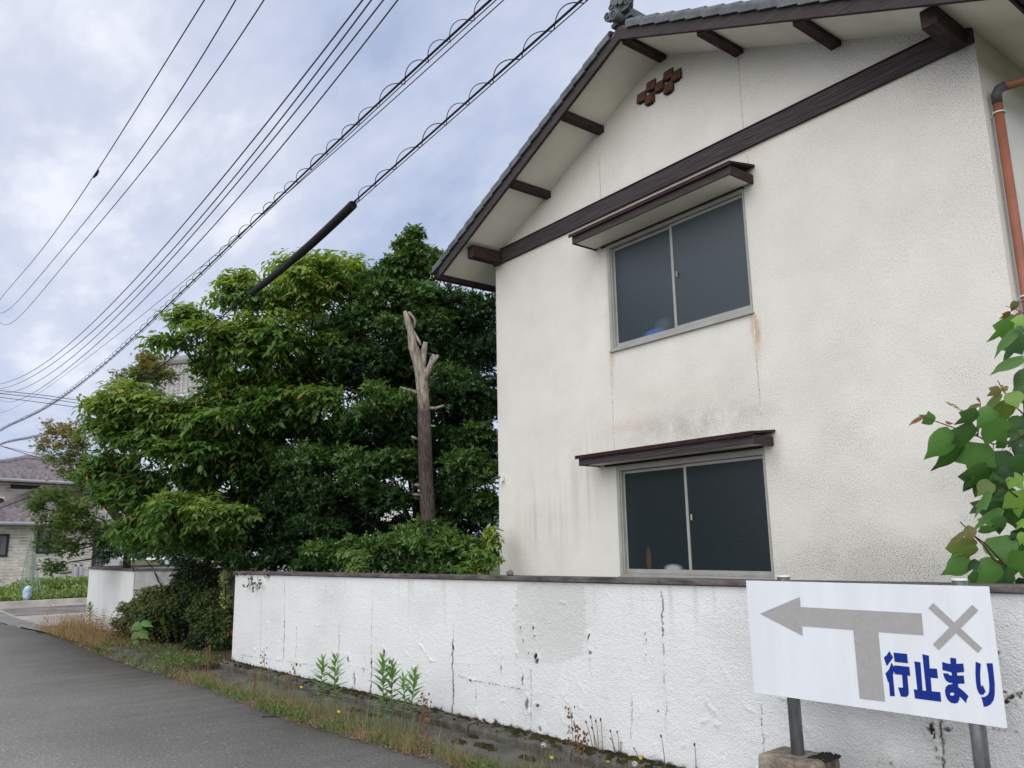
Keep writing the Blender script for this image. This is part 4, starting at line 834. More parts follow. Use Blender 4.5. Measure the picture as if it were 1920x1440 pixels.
# --- dark evergreen with clipped tiers
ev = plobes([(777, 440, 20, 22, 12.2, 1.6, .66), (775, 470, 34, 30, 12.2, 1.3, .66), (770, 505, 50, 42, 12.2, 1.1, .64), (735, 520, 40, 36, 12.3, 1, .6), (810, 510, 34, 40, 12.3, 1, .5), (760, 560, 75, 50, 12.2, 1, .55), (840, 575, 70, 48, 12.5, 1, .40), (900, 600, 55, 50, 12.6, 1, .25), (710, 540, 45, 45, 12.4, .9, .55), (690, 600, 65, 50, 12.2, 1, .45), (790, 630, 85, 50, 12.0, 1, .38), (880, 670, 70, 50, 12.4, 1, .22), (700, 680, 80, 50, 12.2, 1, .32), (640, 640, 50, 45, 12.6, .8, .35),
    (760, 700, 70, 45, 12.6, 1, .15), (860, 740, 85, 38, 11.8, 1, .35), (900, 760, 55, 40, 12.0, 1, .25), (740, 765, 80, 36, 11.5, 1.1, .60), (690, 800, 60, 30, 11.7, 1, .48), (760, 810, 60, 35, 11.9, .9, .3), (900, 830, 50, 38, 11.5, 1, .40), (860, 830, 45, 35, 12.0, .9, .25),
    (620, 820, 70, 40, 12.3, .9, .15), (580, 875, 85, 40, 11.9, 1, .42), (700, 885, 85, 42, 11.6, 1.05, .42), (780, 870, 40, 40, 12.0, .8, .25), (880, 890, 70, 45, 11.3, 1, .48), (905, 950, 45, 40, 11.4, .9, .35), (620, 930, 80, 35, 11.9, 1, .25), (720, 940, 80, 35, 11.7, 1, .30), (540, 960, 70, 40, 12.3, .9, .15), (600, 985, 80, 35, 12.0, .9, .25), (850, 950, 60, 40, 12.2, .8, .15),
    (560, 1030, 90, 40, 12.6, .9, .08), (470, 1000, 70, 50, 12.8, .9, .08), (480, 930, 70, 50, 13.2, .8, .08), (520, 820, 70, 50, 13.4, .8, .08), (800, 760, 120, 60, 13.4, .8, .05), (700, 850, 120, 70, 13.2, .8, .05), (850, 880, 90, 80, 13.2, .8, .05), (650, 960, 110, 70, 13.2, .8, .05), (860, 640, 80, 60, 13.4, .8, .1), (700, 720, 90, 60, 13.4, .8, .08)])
eb = dep(800, 1000, 12.6); eb[2] = 0
tree = empty('evergreen_tree', tuple(eb), 'tall dark glossy evergreen with clipped tiers and a pointed top beside the house', 'tree')
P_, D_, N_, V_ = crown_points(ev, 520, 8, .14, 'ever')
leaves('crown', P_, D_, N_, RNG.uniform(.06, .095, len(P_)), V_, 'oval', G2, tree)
t_ = MB(); t_.tube([eb, eb+np.array([0, 0, 1.5]), eb+np.array([.05, 0, 3.2]), dep(775, 470, 12.3)], [.13, .11, .07, .015], 9); limbs(t_, eb+np.array([0, 0, .9]), ev[4:34:2], .045); t_.build('trunk', M['bark'], tree, smooth=True)
# --- dark backdrop shrubs under the trees
def shrub(name, rows, ntw, nlf, tl, style, size, kind, mat, label, cat='shrub', group=None, bark=True):
    lb = plobes(rows); c = np.mean([l[:3] for l in lb], axis=0); c[2] = 0.05
    e = empty(name, tuple(c), label, cat, group)
    P_, D_, N_, V_ = crown_points(lb, ntw, nlf, tl, style)
    ok = P_[:, 2] > .04; P_, D_, N_, V_ = P_[ok], D_[ok], N_[ok], V_[ok]
    leaves('foliage', P_, D_, N_, RNG.uniform(size*.75, size*1.25, len(P_)), V_, kind, mat, e)
    if bark:
        t_ = MB(); limbs(t_, c, lb[:9], .02); t_.build('stems', M['bark'], e, smooth=True)
    return e
shrub('garden_shrub', [(770, 1030, 70, 42, 10.9, 1, .62), (850, 1035, 62, 42, 10.7, 1, .66), (690, 1045, 50, 38, 10.9, 1, .5), (820, 1000, 50, 28, 11.0, .9, .55), (800, 1070, 90, 20, 10.8, .9, .4)], 520, 8, .13, 'ever', .08, 'oval', G2, 'rounded bright green shrub below the dead trunk, just above the wall coping')
shrub('garden_shrub', [(620, 1045, 52, 36, 11.2, 1, .5), (580, 1060, 40, 25, 11.4, 1, .35), (650, 1060, 30, 25, 11.0, 1, .5)], 520, 8, .13, 'ever', .08, 'oval', G2, 'dark green shrub left of the bright overhanging spray behind the wall')
shrub('overhanging_spray', [(666, 1062, 17, 14, 10.1, 2.4, .92), (655, 1040, 16, 14, 10.3, 2.0, .8), (675, 1048, 12, 20, 10.2, 2, .85)], 240, 8, .16, 'cherry', .085, 'droop', G5, 'small bright green leafy spray hanging over the dark wall coping', 'branch')
shrub('young_shrub', [(905, 1045, 34, 28, 9.9, .9, .55), (880, 1070, 40, 14, 9.9, .8, .6), (925, 1010, 14, 40, 10.2, .6, .75)], 200, 7, .18, 'cherry', .085, 'droop', G1, 'loose leafy shrub in front of the left corner of the house')
shrub('low_hedge', [(460, 1058, 60, 22, 11.8, 1, .15), (530, 1050, 60, 30, 12.2, 1, .10), (400, 1040, 60, 26, 13.4, 1, .2), (330, 1040, 60, 26, 14, 1, .30), (260, 1035, 55, 30, 14.6, 1, .35), (210, 1030, 40, 34, 15.2, 1, .15), (440, 1020, 70, 50, 13.6, .9, .05), (350, 1010, 70, 50, 14.4, .9, .05)], 420, 7, .14, 'ever', .08, 'oval', G2, 'dark shaded hedge behind the coping of the entrance walls', 'hedge')
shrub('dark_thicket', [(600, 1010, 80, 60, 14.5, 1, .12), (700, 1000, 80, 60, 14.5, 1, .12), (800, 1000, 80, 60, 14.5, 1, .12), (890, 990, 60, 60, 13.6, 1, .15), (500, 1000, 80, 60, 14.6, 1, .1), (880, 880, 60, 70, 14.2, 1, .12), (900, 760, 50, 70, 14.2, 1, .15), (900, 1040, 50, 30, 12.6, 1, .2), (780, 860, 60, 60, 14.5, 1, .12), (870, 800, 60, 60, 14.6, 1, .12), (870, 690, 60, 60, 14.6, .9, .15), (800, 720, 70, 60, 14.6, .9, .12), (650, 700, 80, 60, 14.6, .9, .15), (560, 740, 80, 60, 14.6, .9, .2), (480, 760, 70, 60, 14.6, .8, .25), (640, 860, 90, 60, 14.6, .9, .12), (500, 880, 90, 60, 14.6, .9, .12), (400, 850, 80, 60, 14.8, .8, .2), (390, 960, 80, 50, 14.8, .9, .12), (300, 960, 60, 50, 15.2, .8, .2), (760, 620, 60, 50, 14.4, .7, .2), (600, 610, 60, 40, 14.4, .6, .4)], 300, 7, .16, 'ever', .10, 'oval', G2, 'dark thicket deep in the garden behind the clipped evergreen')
# --- maple at the left
mp_rows = [(115, 810, 42, 22, 15.5, .8, .85), (150, 830, 34, 30, 15.3, .8, .75), (90, 835, 30, 16, 15.6, .7, .9), (130, 860, 50, 26, 15.4, .8, .62), (155, 900, 40, 30, 15.4, .8, .5), (95, 935, 50, 20, 15.2, .9, .4), (150, 955, 55, 28, 15.2, 1, .45), (60, 950, 24, 14, 15.2, .7, .45), (115, 985, 48, 25, 15.1, 1, .35), (175, 990, 40, 30, 15.2, .8, .4), (95, 1020, 28, 22, 15.0, .8, .25), (130, 1030, 34, 28, 15.0, .9, .25), (100, 1065, 20, 14, 14.9, .9, .15), (270, 685, 30, 22, 16, .8, .75), (240, 710, 24, 18, 16, .7, .7), (262, 745, 40, 26, 15.8, .8, .5), (296, 705, 34, 26, 15.6, 1.5, .6), (280, 675, 24, 18, 15.8, 1.4, .8), (262, 712, 26, 30, 15.7, 1.4, .6)]
ml = plobes(mp_rows); mb_ = dep(240, 1000, 15.6); mb_[2] = 0
tree = empty('maple_tree', tuple(mb_), 'maple with brownish green small leaves arching over the wall in front of the beige house', 'tree')
P_, D_, N_, V_ = crown_points(ml, 240, 8, .22, 'maple'); P_[:, 2] = P_[:, 2]
leaves('crown', P_, D_, N_, RNG.uniform(.05, .085, len(P_)), V_, 'palm', G3, tree)
t_ = MB(); t_.tube([mb_, mb_+np.array([.1, 0, 1.2]), mb_+np.array([0, 0, 2.0])], [.09, .075, .05], 8); limbs(t_, mb_+np.array([.02, 0, 1.7]), ml, .035); t_.build('trunk', M['bark'], tree, smooth=True)
# --- azalea bushes in front of the entrance
shrub('azalea_bush', [(295, 1115, 40, 18, 13.1, 1.3, .85), (258, 1140, 36, 18, 13.2, 1.3, .8), (320, 1135, 44, 20, 12.9, 1.3, .65), (285, 1150, 40, 18, 12.9, 1.3, .7), (238, 1168, 30, 18, 13.3, 1.2, .62), (275, 1172, 34, 16, 13.0, 1.2, .5), (342, 1104, 34, 18, 13.1, 1.2, .6), (325, 1165, 40, 20, 13.0, 1.2, .2), (240, 1192, 30, 12, 13.3, 1, .35), (300, 1185, 46, 20, 13.1, 1.1, .1), (355, 1150, 30, 30, 13.2, 1.2, .1)], 2100, 8, .05, 'azalea', .036, 'simple', G4, 'low spreading clipped azalea on the left of the entrance bed', 'bush')
shrub('azalea_bush', [(395, 1125, 32, 20, 12.2, 1.3, .6), (375, 1150, 32, 20, 12.1, 1.3, .55), (410, 1160, 30, 24, 11.9, 1.3, .5), (388, 1185, 34, 24, 11.9, 1.3, .42), (415, 1205, 28, 22, 11.8, 1.2, .35), (370, 1112, 32, 22, 12.7, 1.2, .35), (427, 1180, 15, 26, 11.6, 1.2, .55), (372, 1212, 30, 18, 12.0, 1.2, .2), (395, 1165, 40, 44, 12.4, 1.1, .15)], 2100, 8, .05, 'azalea', .036, 'simple', G4, 'taller rounded azalea against the end of the long white wall', 'bush')
shrub('yew_shrub', [(370, 1078, 42, 22, 13.2, 1.2, .1), (350, 1060, 22, 14, 13.4, 1, .1), (395, 1085, 30, 14, 13.0, 1.2, .15), (345, 1085, 26, 16, 13.3, 1, .1)], 1500, 8, .06, 'azalea', .04, 'simple', G4, 'very dark shrub rising above the azaleas in the entrance gap')
shrub('climber', [(422, 1080, 9, 22, 11.9, 5, .8), (424, 1120, 9, 28, 11.9, 5, .7), (420, 1150, 10, 20, 11.9, 4, .5)], 200, 7, .08, 'azalea', .04, 'simple', G8, 'yellowish green climber on the edge of the gate opening')
for nm, (px, py, d_) in zip(('azalea_flower', 'azalea_flower'), ((436, 1187, 11.45), (428, 1189, 11.45))):
    p = dep(px, py, d_); f = MB()
    for a in np.linspace(0, 2*math.pi, 5, endpoint=False):
        q = np.array([math.cos(a)*.03, -.012, math.sin(a)*.03]); r2_ = np.array([math.cos(a+.5)*.02, 0, math.sin(a+.5)*.02]); r3_ = np.array([math.cos(a-.5)*.02, 0, math.sin(a-.5)*.02]); f.add([p, p+r3_, p+q, p+r2_], [(0, 1, 2, 3)])
    tag(f.build(nm, M['red_petal'], base=p), 'red azalea blossom, %s of the pair at the edge of the taller bush' % ('right' if px == 436 else 'left'), 'flower', 'red azalea blossoms')

# ------------------------------------------------------------------ dead trunk
DT = 10.9
dead = empty('dead_tree', tuple(np.append(dep(800, 1000, DT)[:2], 0)), 'dead bare trunk with a bleached broken top standing before the evergreen', 'tree')
def px_tube(mb, rows, d=DT, n=10): mb.tube([dep(x, y, d+dd) for x, y, r_, dd in rows], [r_*d/F_PX for x, y, r_, dd in rows], n)
b = MB(); bpt = dep(803, 1010, DT); bpt[2] = 0
b.tube([bpt, dep(803, 980, DT), dep(799, 900, DT), dep(797, 840, DT), dep(795, 770, DT)], [.12]+[r_*DT/F_PX for r_ in (14, 13.5, 13, 12)], 14)
b.build('trunk', M['dead_bark'], dead, smooth=True)
b = MB()
px_tube(b, [(795, 772, 11.5, 0), (793, 740, 11, 0), (790, 700, 12, 0), (783, 680, 9, 0), (774, 650, 8.5, 0), (770, 620, 6.5, 0), (764, 600, 6.5, 0), (759, 583, 3, 0)], n=12)
px_tube(b, [(791, 700, 7, .02), (793, 675, 6.5, .02), (795, 655, 5.5, .02), (798, 641, 4, .02)])
px_tube(b, [(793, 720, 6, -.02), (802, 695, 5.5, -.05), (810, 680, 4.5, -.05), (822, 666, 3, -.05)])
px_tube(b, [(804, 692, 5, -.03), (812, 668, 4.5, 0), (813, 664, 3.5, 0)])
px_tube(b, [(770, 618, 4, 0), (777, 625, 3, 0), (786, 640, 2.6, 0), (789, 648, 2, 0)])
px_tube(b, [(766, 585, 2.5, 0), (774, 594, 2.6, 0), (778, 600, 2.5, 0), (777, 615, 2, 0)])
px_tube(b, [(789, 668, 4, .03), (780, 650, 4, .03), (776, 640, 3, .03)])
b.build('bleached_top', M['dead_wood'], dead, smooth=True)
for rows in ([(788, 740, 3.5, 0), (772, 732, 2.5, -.05), (750, 726, 1.5, -.1)], [(803, 765, 3, 0), (818, 765, 2.6, -.05), (832, 760, 1.8, -.1)], [(790, 910, 3.2, 0), (778, 909, 2.6, -.04)], [(788, 928, 2.4, 0), (774, 927, 1.6, -.04)], [(785, 825, 3, 0), (772, 818, 2, -.04)], [(806, 798, 2, 0), (816, 799, 1.4, -.03)]):
    b = MB(); px_tube(b, rows, n=7); b.build('snag', M['dead_wood'], dead, smooth=True)

# ------------------------------------------------------------------ neighbours far left
A2 = np.array([-33.0, 3.4, 0.]); U2 = np.array([-.342, .940, 0.]); N2 = np.array([.940, .342, 0.])   # facade line and its outward normal
def f2(px, py, off=0): p = onp(px, py, A2+N2*off, N2); return float((p-A2)@U2), float(p[2])
def q2(u, z, off=0): return A2+U2*u+N2*off+np.array([0, 0, z])
h2 = empty('beige_house', tuple(A2), 'beige brick two storey house with purple brown tiled roofs at the far left', 'house')
ue = f2(222, 1060)[0]; z_e1 = f2(60, 980)[1]; z_e2 = f2(60, 898)[1]
def slab2(name, u0_, u1_, z0_, z1_, o0, o1, mat, parent, bevel=0):
    return MB().hexa([q2(u0_, z0_, o1), q2(u1_, z0_, o1), q2(u1_, z0_, o0), q2(u0_, z0_, o0), q2(u0_, z1_, o1), q2(u1_, z1_, o1), q2(u1_, z1_, o0), q2(u0_, z1_, o0)]).build(name, mat, parent, bevel=bevel)
slab2('lower_wall', -5, f2(196, 1000)[0], .42, z_e1+.1, -6, 0, M['beige'], h2)
slab2('upper_wall', -5, f2(300, 950)[0], z_e1+.1, z_e2+.1, -6.5, -.9, M['beige'], h2)
slab2('foundation', -5, f2(196, 1000)[0], -.02, .37, -6, -.02, M['concrete'], h2)
slab2('sill_band', -5, f2(196, 1000)[0], .37, .42, -6, .012, M['dark_frame'], h2)
slab2('white_porch_wall', f2(197, 1000)[0], ue, -.02, z_e1+.1, -3, .05, M['white'], h2)
# course relief of the siding as one low relief part
sid = MB(); ur = f2(195, 1000)[0]
zz = .47
while zz < z_e1:
    u_ = -5+random.uniform(0, .5)
    while u_ < ur-.3:
        l_ = random.uniform(.5, 1.3)
        sid.add([q2(u_, zz, .012), q2(min(u_+l_, ur), zz, .012), q2(min(u_+l_, ur), zz+random.uniform(.05, .075), .006), q2(u_, zz+.06, .006)], [(0, 1, 2, 3)]); u_ += l_+random.uniform(.03, .5)
    zz += .105
zz = z_e1+1.0
while zz < z_e2:
    u_ = -5+random.uniform(0, .5)
    while u_ < 9:
        l_ = random.uniform(.5, 1.3); sid.add([q2(u_, zz, -.888), q2(u_+l_, zz, -.888), q2(u_+l_, zz+.065, -.894), q2(u_, zz+.06, -.894)], [(0, 1, 2, 3)]); u_ += l_+random.uniform(.03, .5)
    zz += .105
sid.build('siding_course', pm('siding_dark', (.68, .62, .52), .9, .25, 3), h2, kind='stuff')
def win2(r, off, glass, bars=0, mull=1):
    (u0_, z1_), (u1_, z0_) = f2(r[0], r[1], off), f2(r[2], r[3], off); t_ = .07
    w = MB()
    for a in ((u0_, z0_, u0_+t_, z1_), (u1_-t_, z0_, u1_, z1_), (u0_+t_, z1_-t_, u1_-t_, z1_), (u0_+t_, z0_, u1_-t_, z0_+t_)):
        w.hexa([q2(a[0], a[1], off+.05), q2(a[2], a[1], off+.05), q2(a[2], a[1], off), q2(a[0], a[1], off), q2(a[0], a[3], off+.05), q2(a[2], a[3], off+.05), q2(a[2], a[3], off), q2(a[0], a[3], off)])
    if mull: um = (u0_+u1_)/2; w.hexa([q2(um-.03, z0_+t_, off+.045), q2(um+.03, z0_+t_, off+.045), q2(um+.03, z0_+t_, off), q2(um-.03, z0_+t_, off), q2(um-.03, z1_-t_, off+.045), q2(um+.03, z1_-t_, off+.045), q2(um+.03, z1_-t_, off), q2(um-.03, z1_-t_, off)])
    o = w.build('window', M['dark_frame'], h2)
    slab2('pane', u0_+t_*.8, u1_-t_*.8, z0_+t_*.8, z1_-t_*.8, off+.012, off+.02, glass, o)
    if bars:
        l_ = MB()
        for i in range(1, 7): zz_ = z0_+(z1_-z0_)*i/7; l_.tube([q2(u0_+t_, zz_, off+.03), q2(u1_-t_, zz_, off+.03)], .012, 4)
        for i in range(1, 4): uu = u0_+(u1_-u0_)*i/4; l_.tube([q2(uu, z0_+t_, off+.034), q2(uu, z1_-t_, off+.034)], .012, 4)
        l_.build('lattice', M['dark_frame'], o)
g2a = pm('house_glass_pale', (.19, .20, .21), .2, .3, 1.2, stretch=(3, 3, .4)); g2b = pm('house_glass', (.22, .23, .23), .2, .3, 1.0)
win2((20, 908.5, 75.5, 918.5), -.9, g2b); win2((151, 911, 182, 930), -.9, g2b, mull=0)
win2((-40, 1001, 12.6, 1044), 0, g2a); win2((71, 995, 112, 1037), 0, g2a); win2((176, 998, 195, 1064), 0, g2b, bars=1, mull=0)
MB().tube([q2(f2(66, 1000)[0], .05, .05), q2(f2(66, 1000)[0], z_e1, .05)], .045, 8).build('downpipe', pm('beige_pipe', (.33, .30, .26), .6, .1, 5), h2)
# hip roofs with courses of tiles
def roof2(uA, uB, uR0, uR1, ze, zr, oe, orr, name):
    """front slope between eave and ridge, plus the left hip, tiles modelled as overlapping courses"""
    r_ = empty if False else None
    deck = MB()
    A_, B_, C_, D_ = q2(uA, ze, oe), q2(uB, ze, oe), q2(uR1, zr, orr), q2(uR0, zr, orr)
    E_ = q2(uA, ze, orr*2-oe)
    deck.add([A_, B_, C_, D_, E_], [(0, 1, 2, 3), (4, 0, 3)])
    ro = deck.build(name, M['tile2'], h2)
    nr = int(math.hypot(zr-ze, oe-orr)/.31); V = []; T = []
    for k_ in range(nr):
        t0, t1 = k_/nr, (k_+1.08)/nr; t1 = min(t1, 1)
        ul0, ur0 = uA+(uR0-uA)*t0, uB+(uR1-uB)*t0; ul1, ur1 = uA+(uR0-uA)*t1, uB+(uR1-uB)*t1
        nc = max(2, int((ur0-ul0)/.31))
        for c_ in range(nc):
            for h_, (fa, fb) in enumerate(((c_/nc, (c_+.5)/nc), ((c_+.5)/nc, (c_+1)/nc))):
                q = len(V); za, zb2 = (.14, .05) if h_ == 0 else (.05, .14)
                a0 = max(ul0+(ur0-ul0)*fa, ul1 if t1 < 1 else ul0); b0 = ul0+(ur0-ul0)*fb
                zz0, oo0 = ze+(zr-ze)*t0, oe+(orr-oe)*t0; zz1, oo1 = ze+(zr-ze)*t1, oe+(orr-oe)*t1
                V += [q2(ul0+(ur0-ul0)*fa, zz0+za, oo0), q2(ul0+(ur0-ul0)*fb, zz0+zb2, oo0), q2(ul1+(ur1-ul1)*fb, zz1+zb2-.04, oo1), q2(ul1+(ur1-ul1)*fa, zz1+za-.04, oo1),
                      q2(ul0+(ur0-ul0)*fa, zz0-.01, oo0-.005), q2(ul0+(ur0-ul0)*fb, zz0-.01, oo0-.005)]
                T += [(q, q+1, q+2, q+3), (q+4, q+5, q+1, q)]
    np_mesh('roof_tiles', V, T, M['tile2'], ro, kind='stuff')
    rg = MB(); rg.tube([A_+(0, 0, .06), D_+(0, 0, .1)], .11, 8); rg.tube([D_+(0, 0, .12), C_+(0, 0, .12)], .14, 8); rg.tube([B_+(0, 0, .06), C_+(0, 0, .1)], .11, 8)
    rg.build('ridge_tiles', M['tile2'], ro)
    gt = MB(); gt.tube([q2(uA, ze-.06, oe+.06), q2(uB, ze-.06, oe+.06)], .06, 8); gt.build('gutter', M['gas'], ro)
    slab2('eave_board', uA, uB, ze-.1, ze-.005, orr, oe-.02, M['dark_frame'], ro)
uu = lambda px, py, off: f2(px, py, off)[0]
zr2 = f2(44, 864, -3.6)[1]
roof2(uu(-110, 898, -.2), uu(330, 898, -.2), uu(44, 864, -3.6), uu(230, 880, -3.6), z_e2, zr2, -.2, -3.6, 'upper_roof')
zr1 = f2(62, 929, -.95)[1]
roof2(uu(-60, 978, .7), uu(205, 978, .7), uu(64, 929, -.95), uu(150, 931, -.95), z_e1, zr1, .7, -.95, 'lower_roof')
ac = empty('air_conditioner', tuple(q2(uu(3, 940, -.6), z_e1+.6, -.6)), 'white air conditioner unit on the lower roof of the beige house', 'air conditioner')
(u0_, z1_), (u1_, z0_) = f2(-6, 931, -.3), f2(8, 948, -.3)
slab2('casing', u0_, u1_, z0_, z1_, -.65, -.3, M['white_part'], ac, .02)
MB().disc(q2(u0_+(u1_-u0_)*.55, (z0_+z1_)/2, -.3), N2, .11, .01, 16).build('fan_grille', M['dark_frame'], ac)
# gas cylinders
for i, px in enumerate((141.2, 151.2)):
    u_, _ = f2(px, 1070, .5); r_ = .105
    c_ = empty('gas_cylinder', tuple(q2(u_, 0.3, .5)), 'grey gas cylinder, %s of the pair by the beige house wall' % ('left' if i == 0 else 'right'), 'gas cylinder', 'gas cylinders by the beige house')
    zt_ = f2(px, 1062, .5)[1]; MB().tube([q2(u_, .18, .5), q2(u_, .2, .5), q2(u_, zt_-.08, .5), q2(u_, zt_, .5)], [r_*.9, r_, r_, r_*.6], 14).build('tank', M['gas'], c_, smooth=True)
    MB().tube([q2(u_, zt_, .5), q2(u_, zt_+.07, .5)], .035, 8).build('valve', M['dark_frame'], c_)
u0_, z0_ = f2(137, 1062, .4); u1_, z1_ = f2(156, 1054, .4)
gp = MB().tube([q2(u0_, .3, .4), q2(u0_, z1_-.05, .4), q2(u0_+.06, z1_, .4), q2(u1_-.06, z1_, .4), q2(u1_, z1_-.05, .4), q2(u1_, .3, .4)], .018, 6).build('gas_pipe_frame', M['gas'], base=q2(u0_, .3, .4)); tag(gp, 'thin bent pipe frame around the two gas cylinders', 'pipe')
# garden in front of it
gsl = MB(); gsl.add([(-29.2, 1.5, .10), (-29.2, 14, .10), (-33.2, 14, .35), (-36, 14, .35), (-33.5, 1.5, .35)], [(0, 1, 2, 3, 4)]); tag(gsl.build('garden_soil', M['soil']), kind='structure')
def field(name, n, fn_, sz, mat, kind, label, cat='plants'):
    P_ = np.array([fn_() for _ in range(n)]); D_ = unit(RNG.normal(0, .55, (n, 3))+np.array([0, 0, .8])); N_ = RNG.normal(0, 1, (n, 3))+np.array([0, 0, .6])
    o = leaves(name, P_, D_, N_, RNG.uniform(sz*.6, sz*1.4, n), np.clip(RNG.normal(.5, .25, n), 0, 1), kind, mat, okind='stuff'); o['label'] = label; o['category'] = cat
    return o
def gp_():
    x = random.uniform(-32.6, -29.25); y = random.uniform(2.2, 9); h = .1+.25*(-29.2-x)/4; b_ = .34*max(0, math.sin(x*3.1+y)*math.sin(y*2.7)-.1)
    return (x, y, h+random.random()**1.6*(.10+b_+(.25 if random.random() < .06 else 0)))
field('garden_plants', 15000, gp_, .11, G8, 'simple', 'overgrown vegetable patch and weeds before the beige house')
hb = lambda: (lambda a, b_: (-31.3+a*.7, 5.2+b_*2.6, .35+random.random()*.33))(random.uniform(-1, 1), random.uniform(-.4, 1))
field('box_hedge', 7000, hb, .08, G8, 'simple', 'low bright green clipped hedge by the end of the garden wall', 'hedge')
# border stones, bare shrubs, netting, bag
for i, px in enumerate((98, 108, 119)):
    p = onz(px, 1094+i, .25); st = MB().tube([p+(0, 0, -.1), p+(0, 0, .05), p+(0, 0, .17), p+(0, 0, .2)], [.2, .24, .2, .08], 8).build('border_stone', M['stone'], base=p, smooth=True)
    tag(st, 'dark garden stone below the maple, %s of three in the row' % ('left', 'middle', 'right')[i], 'stone', 'garden border stones')
def bare(px, py, hpx, seed, label):
    rs = random.Random(seed); p = onz(px, py, .25); d = float((p-EYEP)@FWD); h = hpx*d/F_PX
    e = empty('pruned_shrub', tuple(p), label, 'shrub', 'bare pruned shrubs before the beige house'); mb = MB()
    def grow(q, dr, l_, r_, n):
        e2 = q+dr*l_; mb.tube([q, (q+e2)/2+np.array([rs.gauss(0, .02)]*3), e2], [r_, r_*.85, r_*.7], 5)
        if n:
            for _ in range(2): grow(e2, unit(dr+np.array([rs.gauss(0, .3), rs.gauss(0, .55), rs.uniform(.0, .4)])), l_*.72, r_*.7, n-1)
        else: mb.tube([e2-(0, 0, .01), e2+dr*.05], [r_*1.5, r_*1.3], 5)
    for k_ in range(3): grow(p, unit(np.array([rs.gauss(0, .2), (k_-1)*.35+rs.gauss(0, .1), 1.])), h*.36, .032, 3)
    mb.build('branches', pm('pruned_bark_%d' % seed, (.11, .07, .055), .9, .3, 12), e, smooth=True)
bare(5, 1092, 48, 1, 'bare pruned shrub at the left edge of the picture before the beige house')
bare(37, 1091, 46, 2, 'bare pruned shrub just left of the green net poles')
bare(55, 1094, 40, 3, 'bare dark shrub half hidden behind the green net poles')
bare(22, 1092, 20, 4, 'small low bare shrub between two taller pruned ones')
nt_ = empty('plant_net', tuple(onz(55, 1120, .15)), 'green plant net stretched over poles tied together like a tent', 'net')
tp = onz(60, 1122, .15); dN = float((tp-EYEP)@FWD)-.6
for a, b in (((34, 1116), (58, 1000)), ((43, 1120), (57, 1008)), ((70, 1112), (62, 1000)), ((76, 1104), (61, 1006)), ((45, 1060), (70, 1060))):
    MB().tube([dep(*a, dN), dep(*b, dN)], .010, 5).build('pole', M['net'], nt_)
nm_ = MB()
for i in range(22):
    f = i/21; y = 1012+f*100; hw0, hw1 = 2+f*20, 2+f*16
    nm_.tube([dep(58-hw0, y, dN+.02), dep(60, y+1.5, dN+.02), dep(62+hw1, y-2, dN+.02)], .0028, 3)
for i in range(11):
    f = i/10; nm_.tube([dep(56+f*6, 1010, dN+.02), dep(36+f*42, 1114, dN+.02)], .0028, 3)
nm_.build('netting', M['net'], nt_, kind='stuff')
bp_ = onz(51, 1124, .15); dB = float((bp_-EYEP)@FWD); bg_ = MB(); bg_.tube([dep(50, 1127, dB), dep(50, 1120, dB), dep(51, 1108, dB), dep(53, 1101, dB), dep(53, 1098, dB)], [.08, .12, .125, .09, .04], 9)
tag(bg_.build('plastic_bag', M['cloth_blue'], base=bp_, smooth=True), 'pale blue plastic bag wrapped round a plant at the foot of the net', 'bag')
# grey tiled gable roof showing through the tree tops
D3 = 22.0
h3 = empty('grey_roofed_house', tuple(np.append(dep(330, 1000, D3)[:2], 0)), 'house with a grey tiled roof and white walls half hidden behind the trees', 'house')
rA, rB = dep(296, 686, D3), dep(420, 674, D3+1.2); 
fw = np.array([.55, -.35, 0]); fw = fw/np.linalg.norm(fw)
V = []; T = []; nr = 10; nc = 16; dr = (rB-rA); 
dn_ = unit(np.array([ray(345, 700)[0], ray(345, 700)[1], 0]))*-1
for k_ in range(nr):
    for c_ in range(nc):
        a = rA+dr*(c_/nc)+dn_*k_*.26-np.array([0, 0, k_*.13]); b = rA+dr*((c_+1)/nc)+dn_*k_*.26-np.array([0, 0, k_*.13])
        a2 = a+dn_*.27-np.array([0, 0, .10]); b2 = b+dn_*.27-np.array([0, 0, .10]); q = len(V)
        m_ = (a+b)/2-np.array([0, 0, .05]); m2 = (a2+b2)/2-np.array([0, 0, .05])
        V += [a, m_, b, b2, m2, a2, a2-(0, 0, .05), m2-(0, 0, .04), b2-(0, 0, .05)]; T += [(q, q+1, q+4, q+5), (q+1, q+2, q+3, q+4), (q+5, q+4, q+7, q+6), (q+4, q+3, q+8, q+7)]
np_mesh('roof_tiles', V, T, M['tile3'], h3, kind='stuff')
MB().tube([rA+(0, 0, .1), rB+(0, 0, .1)], .14, 10).build('ridge', M['tile3'], h3)
eA, eB = rA+dn_*nr*.26-np.array([0, 0, nr*.13+.08]), rB+dn_*nr*.26-np.array([0, 0, nr*.13+.08])
MB().hexa([np.append(p_[:2], z_) for z_ in (0, eA[2]-.1) for p_ in (eA-dn_*.6+dr*.3, eB-dn_*.6, rB-dn_*2, rA-dn_*2+dr*.3)]).build('wall', M['white'], h3)
MB().add([rA, eA, eA-(0, 0, .2), rA-(0, 0, .2)], [(0, 1, 2, 3)]).build('verge_board', M['dark_frame'], h3)

